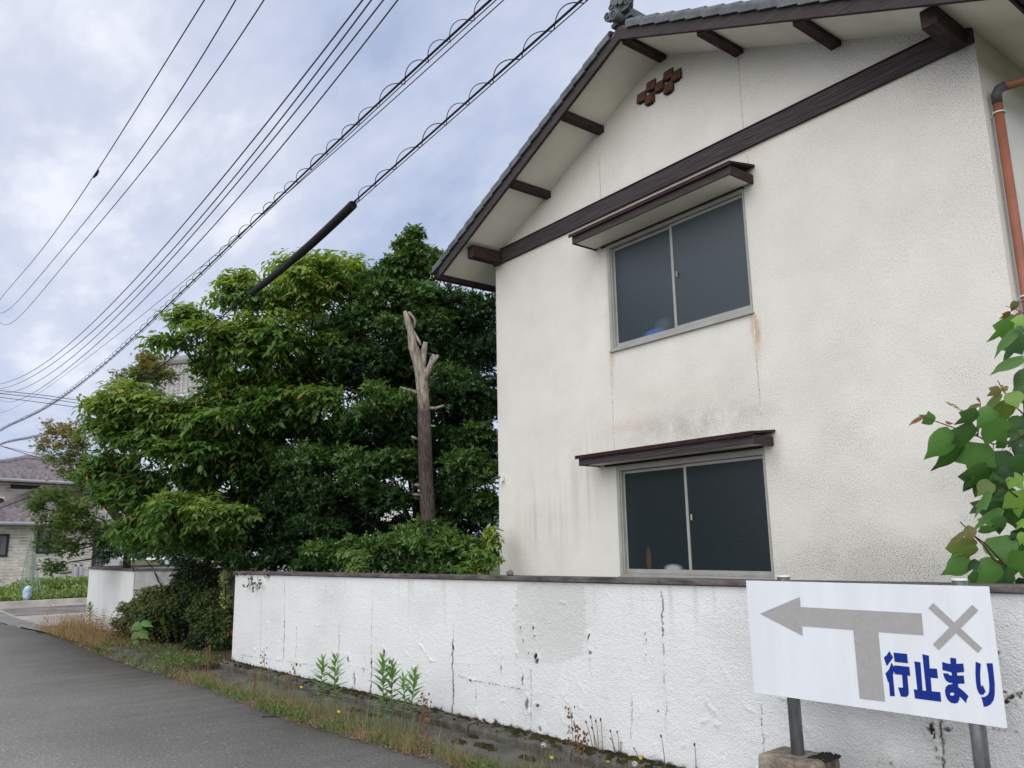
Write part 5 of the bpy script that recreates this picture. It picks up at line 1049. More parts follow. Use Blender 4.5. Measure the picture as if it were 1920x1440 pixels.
# ------------------------------------------------------------------ overhead cables (each in its own vertical plane along the street)
def cable_pts(px, Y, n=90, ext=True):
    """photograph points of one cable -> smooth 3D curve in the vertical plane y = Y"""
    P = np.array([ony(x, y, Y) for x, y in px]); P = P[np.argsort(P[:, 0])]
    c = np.polyfit(P[:, 0], P[:, 2], min(4, len(P)-1)) if len(P) < 7 else np.polyfit(P[:, 0], P[:, 2], 4)
    x0, x1 = P[0, 0], P[-1, 0]
    X = x0+(x1-x0)*(1-(1-np.linspace(0, 1, n))**1.0); Z = np.polyval(c, X)
    pts = [np.array([a, Y, b]) for a, b in zip(X, Z)]
    s0 = (Z[1]-Z[0])/(X[1]-X[0]); s1 = (Z[-1]-Z[-2])/(X[-1]-X[-2])
    pts = [np.array([x0-14, Y, Z[0]-s0*14*.9])]+pts+[np.array([x1+9, Y, Z[-1]+s1*9*.8])]
    return pts
hv = [([(385, 0), (300, 128), (185, 320), (98, 440), (40, 515), (0, 562)], 2.6), ([(443, 0), (330, 178), (230, 330), (138, 440), (60, 535), (0, 587)], 2.85), ([(495, 0), (380, 170), (260, 330), (168, 440), (80, 545), (0, 604)], 3.1)]
for i, (px, Y) in enumerate(hv):
    o = MB().tube(cable_pts(px, Y), .009, 5).build('power_line', M['wire']); tag(o, ('high thin power line, leftmost of the upper three, with a small splice', 'middle one of the upper three thin power lines', 'rightmost of the upper three thin power lines')[i], 'cable', 'upper power lines')
p = ony(185, 320, 2.6); p2 = ony(176, 333, 2.6); o = MB().tube([p2, (p+p2)/2, p], [.012, .03, .014], 8).build('line_splice', M['cable'], bpy.data.objects['power_line'])
lv = [([(680, 0), (500, 232), (325, 440), (200, 583), (109, 660), (50, 702), (0, 720)], 2.5), ([(697, 0), (520, 232), (345, 440), (220, 583), (124, 660), (50, 712), (0, 729)], 2.65), ([(722, 0), (640, 105), (560, 192), (360, 440), (240, 580), (141, 660), (60, 722), (0, 737)], 2.8), ([(745, 0), (560, 240), (380, 440), (262, 575), (162, 660), (80, 726), (0, 750)], 2.95)]
for i, (px, Y) in enumerate(lv):
    o = MB().tube(cable_pts(px, Y), .007, 5).build('service_line', M['wire']); tag(o, ('first service line from the left in the middle bundle of four', 'second service line from the left in the middle bundle of four', 'third service line in the middle bundle of four, slightly kinked', 'rightmost service line in the middle bundle of four')[i], 'cable', 'middle service lines')
o = MB().tube(cable_pts([(880, 60), (620, 290), (452, 432), (300, 570), (175, 660), (80, 733), (0, 774)], 2.9), .005, 4).build('thin_line', M['wire']); tag(o, 'very thin line running beside the left looped cable', 'cable')
def looped(px, Y, label, r_main, hr, pitch, phase=0):
    pts = cable_pts(px, Y, 160); e = empty('looped_cable', tuple(pts[80]), label, 'cable', 'looped communication cables')
    MB().tube(pts, r_main, 7).build('cable', M['cable'], e); 
    MB().tube([p_+(0, .01, hr*.6) for p_ in pts], .004, 4).build('messenger_wire', M['wire'], e)
    MB().tube([p_+(0, .01, -.026) for p_ in pts], .005, 4).build('lower_wire', M['wire'], e)
    X = np.array([p_[0] for p_ in pts]); Z = np.array([p_[2] for p_ in pts]); x = X[1]; hel = []
    L_ = X[-1]-X[1]; n = int(L_/pitch*15)
    for k_ in range(n):
        xx = X[1]+L_*k_/n; a = 2*math.pi*(xx/pitch+.16*math.sin(xx*1.7)+.09*math.sin(xx*4.1))+phase; wv = 1+.3*math.sin(xx*2.3)*math.sin(xx*.9)
        if Y > 3.1 and ony(473, 549, 3.15)[0]-.05 < xx < ony(662, 384, 3.15)[0]+.03: hel.append((xx, Y, float(np.interp(xx, X, Z))-.01)); continue
        hel.append((xx, Y-hr*math.cos(a)*1.1, float(np.interp(xx, X, Z))+hr*.45+hr*math.sin(a)*wv))
    MB().tube(hel, .0038, 4, cap=False).build('spiral_hanger', M['cable'], e)
    return pts
looped([(920, 0), (830, 85), (735, 168), (640, 255), (545, 350), (455, 437), (360, 530), (270, 615), (180, 695), (90, 762), (0, 808)], 2.95, 'thick looped cable, the left of the two, crossing the whole sky', .009, .036, .34)
c2p = looped([(1095, 0), (960, 108), (850, 215), (770, 285), (662, 382), (560, 470), (475, 548), (400, 603), (320, 672), (230, 740), (150, 788), (60, 820), (0, 834)], 3.15, 'thick looped cable, the right of the two, passing into the tree', .008, .033, .34, 1)
sl0, sl1 = ony(662, 384, 3.15), ony(473, 549, 3.15)
t0 = MB(); mid = (sl0+sl1)/2; mid = mid+np.array([.0, 0, -.035])
slv = empty('cable_sleeve', tuple(mid), 'black corrugated protective sleeve clamped on the right looped cable', 'sleeve')
def arcp(f): return (1-f)**2*sl0+2*f*(1-f)*(2*mid-(sl0+sl1)/2)+f*f*sl1
t0.tube([arcp(f) for f in np.linspace(0, .5, 12)], .041, 16).build('sleeve_half', M['cable'], slv); MB().tube([arcp(f) for f in np.linspace(.47, 1, 12)], .035, 16).build('sleeve_half', M['cable'], slv)
ribs = MB()
for f in np.linspace(.01, .99, 110):
    c_ = arcp(f); r_ = .041 if f < .48 else .035; tg = unit(sl1-sl0); a_ = unit(np.cross(tg, [0, 0, 1.])); b2_ = np.cross(a_, tg)
    ribs.obox(c_+b2_*r_*.92+a_*-.012, tg*.004, a_*.012, b2_*.005)
ribs.build('ribs', M['cable'], slv, kind='stuff')
for i, (a, b, c_) in enumerate((((-30, 729), (90, 742), (192, 757)), ((-30, 735), (80, 746), (185, 762)), ((-30, 741), (80, 755), (180, 768)))):
    P_ = [dep(*q, 26) for q in (a, b, c_)]+[dep(c_[0]+160, c_[1]+22, 27)]; o = MB().tube(P_, .010, 4).build('cross_line', M['wire']); tag(o, '%s of three thin lines crossing behind the left cables' % ('uppermost', 'middle', 'lowest')[i], 'cable', 'crossing lines')
o = MB().tube([dep(-20, 828, 26), dep(0, 836, 26), dep(85, 862, 27), dep(130, 880, 28)], .010, 4).build('drop_line', M['wire']); tag(o, 'thin drop line falling towards the beige house roof, the steeper one', 'cable', 'drop lines')
o = MB().tube([dep(-20, 832, 26), dep(0, 836, 26), dep(70, 852, 27), dep(130, 862, 28)], .008, 4).build('drop_line', M['wire']); tag(o, 'thin drop line falling towards the beige house roof, the flatter one', 'cable', 'drop lines')

# ------------------------------------------------------------------ large leaved plant at the right, one object per leaf
LW = [0, .30, .45, .50, .47, .37, .16, .0]; LX = [0, .03, .15, .33, .52, .66, .84, 1.08]
def big_leaf_mesh(seed, lobed):
    rs = random.Random(seed); V = []; F_ = []
    n = len(LX)
    for i, (x, w) in enumerate(zip(LX, LW)):
        ww = w*(1.12 if lobed and i == 4 else 1)*(.86 if lobed and i == 5 else 1); zz = -.16*x*x
        zz -= .10*max(0, x-.6); V += [(x, 0, zz), (x-.04*(i in (1,)), -ww, zz-.10*ww*2+rs.uniform(-.012, .012)), (x-.04*(i in (1,)), ww, zz-.10*ww*2+rs.uniform(-.012, .012))]
    if lobed: V[3*4+1] = (V[13][0]+.13, V[13][1]*1.12, V[13][2]-.03); V[3*4+2] = (V[14][0]+.13, V[14][1]*1.12, V[14][2]-.03); V[3*5+1] = (V[16][0]+.02, V[16][1]*.72, V[16][2]); V[3*5+2] = (V[17][0]+.02, V[17][1]*.72, V[17][2])
    for i in range(n-1):
        a = 3*i; b = 3*(i+1); F_ += [(a, a+1, b+1, b), (a, b, b+2, a+2)]
    me = bpy.data.meshes.new('leaf'); me.from_pydata(V, [], F_); me.materials.append(G9); me.update(); me.polygons.foreach_set('use_smooth', [True]*len(F_)); return me
LM = [big_leaf_mesh(k_, k_ % 2) for k_ in range(6)]
PD = 4.75
plant = empty('broad_leaved_shrub', tuple(np.append(dep(1950, 1000, PD)[:2], 0)), 'shrub with large broad green leaves growing up between the wall and the house', 'shrub')
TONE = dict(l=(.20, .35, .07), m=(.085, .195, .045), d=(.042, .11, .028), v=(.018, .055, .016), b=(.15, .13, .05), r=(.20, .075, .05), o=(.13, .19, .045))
z1 = lambda x, y: (1700+x/6.545, 700+y/6.545); z2 = lambda x, y: (1740+x/6.545, 900+y/6.545); z3 = lambda x, y: (1780+x/8, 540+y/8)
LV_ = [(z1, 575, 720, 300, 1030, 230, 'm'), (z1, 850, 655, 540, 920, 150, 'd'), (z1, 700, 880, 405, 1190, 100, 'd'), (z1, 860, 850, 810, 1245, 350, 'm'), (z1, 1110, 950, 1160, 1240, 310, 'd'), (z1, 1020, 610, 1235, 850, 300, 'm'), (z1, 1070, 440, 900, 660, 200, 'm'), (z1, 880, 470, 650, 625, 120, 'd'), (z1, 1130, 240, 920, 440, 100, 'o'), (z1, 1150, 190, 1020, 270, 100, 'b'), (z1, 1290, 225, 1350, 390, 220, 'l'), (z1, 1310, 380, 1050, 590, 160, 'o'), (z1, 1440, 560, 1260, 760, 220, 'd'), (z1, 340, 590, 185, 530, 120, 'm'), (z1, 190, 520, 30, 600, 60, 'r'), (z1, 890, 370, 750, 410, 60, 'b'), (z1, 1330, 1010, 1440, 1240, 200, 'd'), (z1, 1280, 1240, 1420, 1400, 240, 'l'), (z1, 1000, 1140, 730, 1280, 80, 'd'), (z1, 1040, 1170, 780, 1410, 120, 'd'), (z1, 1400, 890, 1330, 1010, 130, 'v'), (z1, 1100, 880, 1300, 860, 80, 'd'), (z1, 1440, 220, 1450, 370, 160, 'd'), (z1, 900, 320, 870, 315, 50, 'r'), (z1, 1500, 640, 1420, 740, 170, 'm'), (z1, 1250, 1140, 1190, 1290, 140, 'v'), (z1, 480, 600, 570, 600, 50, 'r'),
    (z2, 880, 340, 550, 530, 140, 'm'), (z2, 770, 20, 620, 165, 180, 'o'), (z2, 740, 140, 540, 390, 100, 'm'), (z2, 840, 90, 690, 290, 80, 'd'), (z2, 1090, 130, 1140, 440, 240, 'l'), (z2, 950, 130, 840, 225, 60, 'd'), (z2, 500, 740, 320, 1030, 190, 'o'), (z2, 590, 740, 420, 910, 90, 'b'), (z2, 610, 830, 400, 960, 80, 'o'), (z2, 520, 975, 235, 1160, 190, 'm'), (z2, 600, 980, 490, 1090, 100, 'v'), (z2, 890, 1040, 560, 1240, 240, 'm'), (z2, 1000, 1230, 770, 1310, 110, 'v'), (z2, 850, 690, 950, 980, 350, 'm'), (z2, 1130, 870, 1178, 1230, 270, 'm'), (z2, 630, 610, 850, 650, 60, 'm'), (z2, 930, 450, 830, 600, 120, 'd'), (z2, 1050, 390, 1080, 590, 190, 'd'), (z2, 450, 615, 220, 750, 50, 'b'), (z2, 540, 570, 450, 720, 130, 'b'), (z2, 1200, 480, 1080, 575, 90, 'l'), (z2, 1190, 650, 1140, 790, 110, 'l'), (z2, 980, 1100, 1100, 1240, 130, 'd'), (z2, 590, 1130, 550, 1290, 80, 'd'), (z2, 1100, 600, 1190, 800, 160, 'v'), (z2, 1010, 660, 1120, 700, 120, 'v'),
    (z3, 1010, 450, 690, 790, 130, 'm'), (z3, 990, 570, 640, 930, 130, 'm'), (z3, 1090, 680, 790, 1010, 230, 'd'), (z3, 1075, 1020, 650, 1190, 190, 'm'), (z3, 1130, 430, 1000, 590, 170, 'l'), (z3, 1010, 200, 950, 340, 90, 'b'), (z3, 920, 370, 790, 460, 50, 'r'), (z3, 1060, 360, 940, 430, 50, 'r'), (z3, 1120, 600, 1010, 640, 100, 'd')]
rl = random.Random(5)
for k_ in range(34):     # the plant goes on past the right edge
    x = rl.uniform(1925, 2060); y = rl.uniform(590, 1110); a = rl.uniform(.6, 2.6); l_ = rl.uniform(35, 60); LV_.append((lambda x, y: (x, y), x, y, x+l_*math.cos(a), y+l_*math.sin(a), l_*.95, rl.choice('mmdldo')))
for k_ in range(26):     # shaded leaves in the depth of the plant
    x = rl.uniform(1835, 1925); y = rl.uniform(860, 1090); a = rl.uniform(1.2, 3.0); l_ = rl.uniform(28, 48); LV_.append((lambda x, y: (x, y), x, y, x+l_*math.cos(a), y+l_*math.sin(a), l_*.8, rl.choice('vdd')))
stm = MB()
def leaf_obj(i, row):
    zf, xa, ya, xb, yb, w, tn = row; sc = 6.545 if zf in (z1, z2) else (8 if zf is z3 else 1); w = w/sc
    a, b = zf(xa, ya), zf(xb, yb); deep = i >= len(LV_)-26
    d0 = PD+rl.uniform(-.12, .22)+(.35 if deep else 0); lpx = math.hypot(b[0]-a[0], b[1]-a[1]); full = max(lpx, w*1.05)
    slope = math.sqrt(max(0, (full/max(lpx, 3))**2-1)); sgn_ = -1
    b = (a[0]+(b[0]-a[0])*1.06, a[1]+(b[1]-a[1])*1.06); w *= 1.1; B_ = dep(*a, d0); T_ = dep(*b, d0+sgn_*lpx*slope*d0/F_PX*.8); Xv = T_-B_; Ln = np.linalg.norm(Xv)
    toc = unit(EYEP-B_); wr = w/max(full, 1)
    ang = math.acos(min(1, max(.15, wr*1.05))) if wr < .95 else 0; 
    xh = Xv/Ln; nrm = toc-xh*(toc@xh)+np.array([0, 0, .25]); nrm = unit(nrm-xh*(nrm@xh)); sd_ = np.cross(nrm, xh)
    an = rl.choice((-1, 1))*ang*.7; n2_ = math.cos(an)*nrm+math.sin(an)*sd_; s2 = np.cross(n2_, xh)
    wl_ = Ln*max(.55, min(1.15, wr*1.0/max(.3, math.cos(an))))
    if w > 45: wl_ = max(wl_, w*d0/F_PX)
    o = bpy.data.objects.new('leaf', LM[i % 6]); COL.objects.link(o); o.parent = plant; off = B_-OFF[plant.name]
    mt_ = Matrix(((xh[0]*Ln, s2[0]*wl_, n2_[0]*Ln, off[0]), (xh[1]*Ln, s2[1]*wl_, n2_[1]*Ln, off[1]), (xh[2]*Ln, s2[2]*wl_, n2_[2]*Ln, off[2]), (0, 0, 0, 1)))
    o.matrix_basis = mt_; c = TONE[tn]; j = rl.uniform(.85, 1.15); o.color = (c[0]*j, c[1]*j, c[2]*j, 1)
    return B_
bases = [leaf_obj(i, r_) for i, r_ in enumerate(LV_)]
main = [dep(x, y, PD+.15) for x, y in ((1965, 1110), (1950, 1000), (1930, 880), (1922, 760), (1930, 640), (1935, 560))]; root_ = main[0].copy(); root_[2] = 0
stm.tube([root_]+main, [.022, .02, .017, .014, .011, .008, .005], 8)
def br(pts, r_): stm.tube([dep(x, y, PD+.05) for x, y in pts], list(np.linspace(r_, r_*.45, len(pts))), 6)
br([(1950, 1075), (1887, 1061), (1862, 1048), (1847, 1025), (1825, 1004), (1800, 978)], .007); br([z2(1178, 1040), z2(960, 1055), z2(700, 780), z2(560, 680), z2(480, 560)], .006)
br([(1945, 800), z1(1440, 750), z1(1330, 830), z1(1060, 870), z1(950, 815), z1(870, 770), z1(640, 690), z1(350, 585), z1(190, 525)], .006)
br([z1(870, 770), z1(895, 560), z1(905, 370), z1(895, 320)], .004); br([z1(870, 770), z1(780, 600), z1(700, 480), z1(600, 390), z1(490, 360)], .0025); br([z1(880, 775), z1(700, 740), z1(575, 720)], .003)
br([z1(1500, 560), z1(1390, 460), z1(1300, 380), z1(1210, 250), z1(1150, 150), z1(1115, 85)], .005); br([z1(1330, 830), z1(1250, 970)], .003); br([z1(1330, 830), z1(1160, 940)], .003); br([z1(1060, 870), z1(1070, 940)], .003)
br([z3(1200, 190), z3(1040, 215), z3(1010, 205)], .003); br([z3(1200, 420), z3(1000, 320), z3(830, 265)], .003); br([z3(1300, 1060), z3(1070, 1020)], .003); br([z2(1100, 350), z2(890, 342)], .003); br([z2(1100, 210), z2(900, 60), z2(1000, 0)], .005)
stm.build('stems', M['stem_red'], plant, smooth=True)
fl = MB()
for k_ in range(34):
    f = k_/33; x, y = z1(490+235*f+rl.uniform(-8, 8), 355+140*f**1.2+rl.uniform(-9, 9)); q = dep(x, y, PD+.05); fl.obox(q, (.0035, 0, 0), (0, .0035, 0), (0, 0, .0035))
for k_ in range(22): x, y = z1(1195+rl.gauss(0, 22), 185+rl.gauss(0, 15)); fl.obox(dep(x, y, PD+.05), (.005, 0, 0), (0, .005, 0), (0, 0, .005))
fl.build('flower_buds', pm('buds', (.38, .33, .12), .7, .4, 60), plant)

# ------------------------------------------------------------------ roadside weeds
def stem_leaf_mesh():
    tv, tf = template('lance'); me = bpy.data.meshes.new('leaf'); me.from_pydata([tuple(v) for v in tv], [], [tuple(f) for f in tf]); me.materials.append(G9); return me
SLM = stem_leaf_mesh()
def goldenrod(bx, by, tx, ty, z, nl, ll, label, seed, zb=.03, lean=0):
    rs = random.Random(seed); B_ = onz(bx, by, zb); d = float((B_-EYEP)@FWD); T_ = dep(tx, ty, d)
    e = empty('goldenrod', tuple(B_), label, 'weed', 'tall leafy weeds along the wall')
    pts = [B_+(T_-B_)*f+np.array([rs.gauss(0, .004), rs.gauss(0, .004), 0]) for f in np.linspace(0, 1, 7)]; MB().tube(pts, list(np.linspace(.006, .0025, 7)), 6).build('stem', M['stem_green'], e)
    nl = int(nl*1.15)
    for i in range(nl):
        f = .22+.77*(i/(nl-1))**.85; p_ = B_+(T_-B_)*f; a = i*2.4+rs.uniform(-.3, .3); el_ = .25+.9*f**3+rs.uniform(-.15, .15)
        xh = np.array([math.cos(a)*math.cos(el_), math.sin(a)*math.cos(el_), math.sin(el_)]); l_ = ll*1.25*(1.05-.45*abs(f-.62)*1.6)*rs.uniform(.85, 1.1)*(1-.35*max(0, f-.8)/.2)
        s2 = unit(np.cross([0, 0, 1.], xh)); n2_ = np.cross(xh, s2); o = bpy.data.objects.new('leaf', SLM); COL.objects.link(o); o.parent = e; off = p_-B_
        o.matrix_basis = Matrix(((xh[0]*l_, s2[0]*l_*1.5, n2_[0]*l_, off[0]), (xh[1]*l_, s2[1]*l_*1.5, n2_[1]*l_, off[1]), (xh[2]*l_, s2[2]*l_*1.5, n2_[2]*l_, off[2]), (0, 0, 0, 1)))
        j = rs.uniform(.8, 1.2)*(.75+.45*f); o.color = (.155*j, .27*j, .085*j, 1)
goldenrod(600, 1335, 605, 1236, 0, 34, .115, 'tall leafy weed, leftmost of the six stems before the white wall', 1, .08)
goldenrod(627, 1343, 629, 1232, 0, 36, .115, 'tall leafy weed, second stem from the left before the white wall', 2, .06)
goldenrod(717, 1377, 718, 1233, 0, 42, .115, 'tallest leafy weed, left of the dense clump of four', 3)
goldenrod(733, 1375, 736, 1243, 0, 42, .110, 'leafy weed with the brightest tip in the clump of four', 4)
goldenrod(759, 1352, 756, 1270, 0, 28, .095, 'shorter thin leafy weed between the taller ones of the clump', 5, .05)
goldenrod(768, 1366, 778, 1258, 0, 38, .115, 'leafy weed leaning right, rightmost of the clump of four', 6)
goldenrod(168, 1182, 168, 1134, 0, 40, .14, 'single leafy weed before the left end of the rounded white wall', 7, .05)
goldenrod(318, 1208, 302, 1162, 0, 26, .11, 'leafy weed growing out between the two azaleas', 8, .1)
goldenrod(330, 1206, 326, 1172, 0, 20, .11, 'short leafy weed beside the taller azalea', 9, .1)
# broad leaved weed in front of the azalea
B_ = onz(262, 1212, .1); e = empty('broad_leaved_weed', tuple(B_), 'weed with big heart shaped leaves under the low azalea', 'weed'); dW = float((B_-EYEP)@FWD)-.15; sw_ = MB()
for i, (xa, ya, xb, yb, w) in enumerate([(262, 1168, 243, 1183, 12), (264, 1172, 256, 1182, 10), (266, 1165, 284, 1172, 12), (262, 1182, 278, 1196, 15), (258, 1186, 246, 1200, 12), (258, 1200, 250, 1209, 11)]):
    a_, b_ = dep(xa, ya, dW), dep(xb, yb, dW-.06); Xv = b_-a_; Ln = np.linalg.norm(Xv); xh = Xv/Ln; toc = unit(unit(EYEP-a_)+np.array([0, 0, .4])); n2_ = unit(toc-xh*(toc@xh)); s2 = np.cross(n2_, xh)
    o = bpy.data.objects.new('leaf', LM[(i*2) % 6]); COL.objects.link(o); o.parent = e; off = a_-B_; wl_ = w*dW/F_PX*1.15
    o.matrix_basis = Matrix(((xh[0]*Ln, s2[0]*wl_, n2_[0]*Ln, off[0]), (xh[1]*Ln, s2[1]*wl_, n2_[1]*Ln, off[1]), (xh[2]*Ln, s2[2]*wl_, n2_[2]*Ln, off[2]), (0, 0, 0, 1))); o.color = (.10, .25, .055, 1)
    sw_.tube([B_, (B_+a_)/2+np.array([0, 0, .03]), a_], [.006, .005, .003], 5)
sw_.build('stems', M['stem_brown'], e)
# blades
def blades(P, H, W, lean, var, name, mat, label, cat, seg=3):
    n = len(P); az = RNG.uniform(0, 2*math.pi, n); wd = np.stack([np.cos(az), np.sin(az), np.zeros(n)], 1); ld = unit(np.stack([RNG.normal(size=n), RNG.normal(size=n), np.zeros(n)], 1))
    V = []; 
    for s_i in range(seg+1):
        f = s_i/seg; c_ = P+np.array([0, 0, 1])*(H*f*(1-.25*lean*f))[:, None]+ld*(H*lean*f*f)[:, None]; hw = (W*(1-f)**.7*.5)[:, None]; V += [c_-wd*hw, c_+wd*hw]
    V = np.stack(V, 1); k_ = 2*(seg+1); T = np.array([[2*i, 2*i+1, 2*i+3, 2*i+2] for i in range(seg)]); T = (T[None]+(np.arange(n)*k_)[:, None, None]).reshape(-1, 4)
    o = np_mesh(name, V.reshape(-1, 3), T, mat, attrs=dict(var=np.repeat(np.clip(var, 0, 1), k_)), kind='stuff'); o['label'] = label; o['category'] = cat; return o
def verge_pts(n, x0, x1, f0, f1, clump=None, seed=0):
    r_ = np.random.default_rng(seed); out_ = []
    cs = [(r_.uniform(x0, x1), r_.uniform(f0, f1), r_.uniform(.04, .16)) for _ in range(clump or 1)]
    while len(out_) < n:
        if clump:
            c = cs[r_.integers(len(cs))]; x = c[0]+r_.normal(0, c[2]); f = c[1]+r_.normal(0, c[2]*.9)
        else: x = r_.uniform(x0, x1); f = r_.uniform(f0, f1)
        if not (x0 < x < x1) or f < -.12: continue
        ye = edge_y(x); yw = W0[1]+(x-W0[0])*.0568-.16; out_.append((x, ye+(yw-ye)*min(f, 1.0), .008))
    return np.array(out_)
P_ = verge_pts(2600, -11, -3.6, -.03, .26, 48, 3); n = len(P_)
blades(P_, RNG.gamma(3, .024, n)+.02, RNG.uniform(.002, .005, n), RNG.uniform(.2, 1.1, n), RNG.normal(.42, .26, n), 'verge_grass', G6, 'mixed green and straw coloured grass growing along the asphalt edge', 'grass')
P_ = verge_pts(1900, -11, -3.4, -.04, .42, 60, 31); n = len(P_)
blades(P_, RNG.uniform(.04, .20, n), RNG.uniform(.002, .0045, n), RNG.uniform(.2, 1.2, n), RNG.normal(.62, .25, n), 'dry_grass', G7, 'dry straw and rust coloured grass mixed along the asphalt edge', 'grass')
P_ = verge_pts(1300, -9.5, -3.4, .0, .6, 42, 4); n = len(P_)
blades(P_, RNG.uniform(.10, .32, n), RNG.uniform(.002, .004, n), RNG.uniform(.1, .7, n), RNG.normal(.42, .2, n), 'tall_grass', G6, 'sparse tall thin grass stalks on the verge below the white wall', 'grass', 5)
# low green herbs
P0 = verge_pts(3600, -11, -4.2, -.05, .30, 34, 8); n = len(P0); P0[:, 2] += RNG.random(n)*.05
o = leaves('low_weeds', P0, unit(RNG.normal(0, .8, (n, 3))+np.array([0, 0, .7])), RNG.normal(size=(n, 3))+np.array([0, 0, 1]), RNG.uniform(.015, .04, n), np.clip(RNG.normal(.6, .25, n), 0, 1), 'simple', G5, okind='stuff'); tag(o, 'small bright green herbs between the asphalt and the kerb', 'weeds')
P0 = verge_pts(7000, -11, -3.4, -.06, .34, 120, 9); n = len(P0)
o = leaves('dry_litter', P0+np.array([0, 0, .004]), unit(RNG.normal(0, 1, (n, 3))*np.array([1, 1, .15])), RNG.normal(0, .4, (n, 3))+np.array([0, 0, 1]), RNG.uniform(.008, .03, n), np.clip(RNG.normal(.75, .2, n), 0, 1), 'simple', G7, okind='stuff'); tag(o, 'brown dry leaf litter along the edge of the asphalt', 'leaf litter')
# rust coloured dry weeds at the corner
r_ = np.random.default_rng(12); n = 3600; P0 = []
while len(P0) < n:
    x = r_.normal(-16.0, 2.0); 
    if not -20.2 < x < -12.6: continue
    lo = edge_y(x)+.02; P0.append((x, lo+abs(r_.normal(0, .28)) if x > -18 else lo+r_.uniform(0, .35), .03))
P0 = np.array(P0); hh = .10+.34*np.exp(-((P0[:, 0]+16.6)/1.5)**2)
blades(P0, hh*RNG.uniform(.35, 1.25, n), RNG.uniform(.004, .008, n), RNG.uniform(.1, .8, n), RNG.normal(.6, .28, n), 'dry_weeds', G7, 'rust brown dry weeds on the corner below the rounded wall', 'weeds', 4)
sel = P0[RNG.random(n) < .35]; k2 = len(sel)*5; PP = np.repeat(sel, 5, 0)+np.stack([RNG.normal(0, .05, k2), RNG.normal(0, .05, k2), np.repeat(hh[:len(sel)], 5)*RNG.uniform(.5, 1.2, k2)], 1)
o = leaves('dry_seed_heads', PP, rdir(k2), rdir(k2), RNG.uniform(.012, .03, k2), np.clip(RNG.normal(.8, .15, k2), 0, 1), 'simple', G7, okind='stuff'); tag(o, 'rusty seed heads standing over the dry weeds', 'weeds')
def bed_pts(n, seed):
    r_ = np.random.default_rng(seed); P_ = []
    cs = [(r_.uniform(-15.5, -11.0), r_.random()**1.3, r_.uniform(.06, .25)) for _ in range(60)]
    while len(P_) < n:
        c = cs[r_.integers(60)]; x = c[0]+r_.normal(0, c[2]); f = c[1]+r_.normal(0, .18)
        if -16 < x < -10.7 and -.08 < f < 1: P_.append((x, edge_y(x)-.02+.75*f, .02+.075*min(1, max(f, 0)*3)))
    return np.array(P_)
P_ = bed_pts(1500, 41); n = len(P_)
blades(P_, RNG.gamma(3, .028, n)+.03, RNG.uniform(.003, .006, n), RNG.uniform(.2, 1.1, n), RNG.normal(.42, .28, n), 'bed_grass', G6, 'loose grass over the soil in front of the azalea bushes', 'grass')
P0 = bed_pts(3500, 42); n = len(P0)
o = leaves('bed_litter', P0+RNG.random((n, 1))*np.array([0, 0, .03]), unit(RNG.normal(0, 1, (n, 3))*np.array([1, 1, .4])), RNG.normal(0, .4, (n, 3))+np.array([0, 0, 1]), RNG.uniform(.012, .04, n), np.clip(RNG.normal(.6, .3, n), 0, 1), 'simple', G7, okind='stuff'); tag(o, 'brown leaf litter on the soil in front of the azalea bushes', 'leaf litter')
P0 = bed_pts(2600, 43); n = len(P0)
o = leaves('bed_weeds', P0+RNG.random((n, 1))*np.array([0, 0, .07]), unit(RNG.normal(0, .8, (n, 3))+np.array([0, 0, .6])), RNG.normal(size=(n, 3))+np.array([0, 0, 1]), RNG.uniform(.02, .05, n), np.clip(RNG.normal(.5, .3, n), 0, 1), 'simple', G5, okind='stuff'); tag(o, 'green weeds on the soil in front of the azalea bushes', 'weeds')
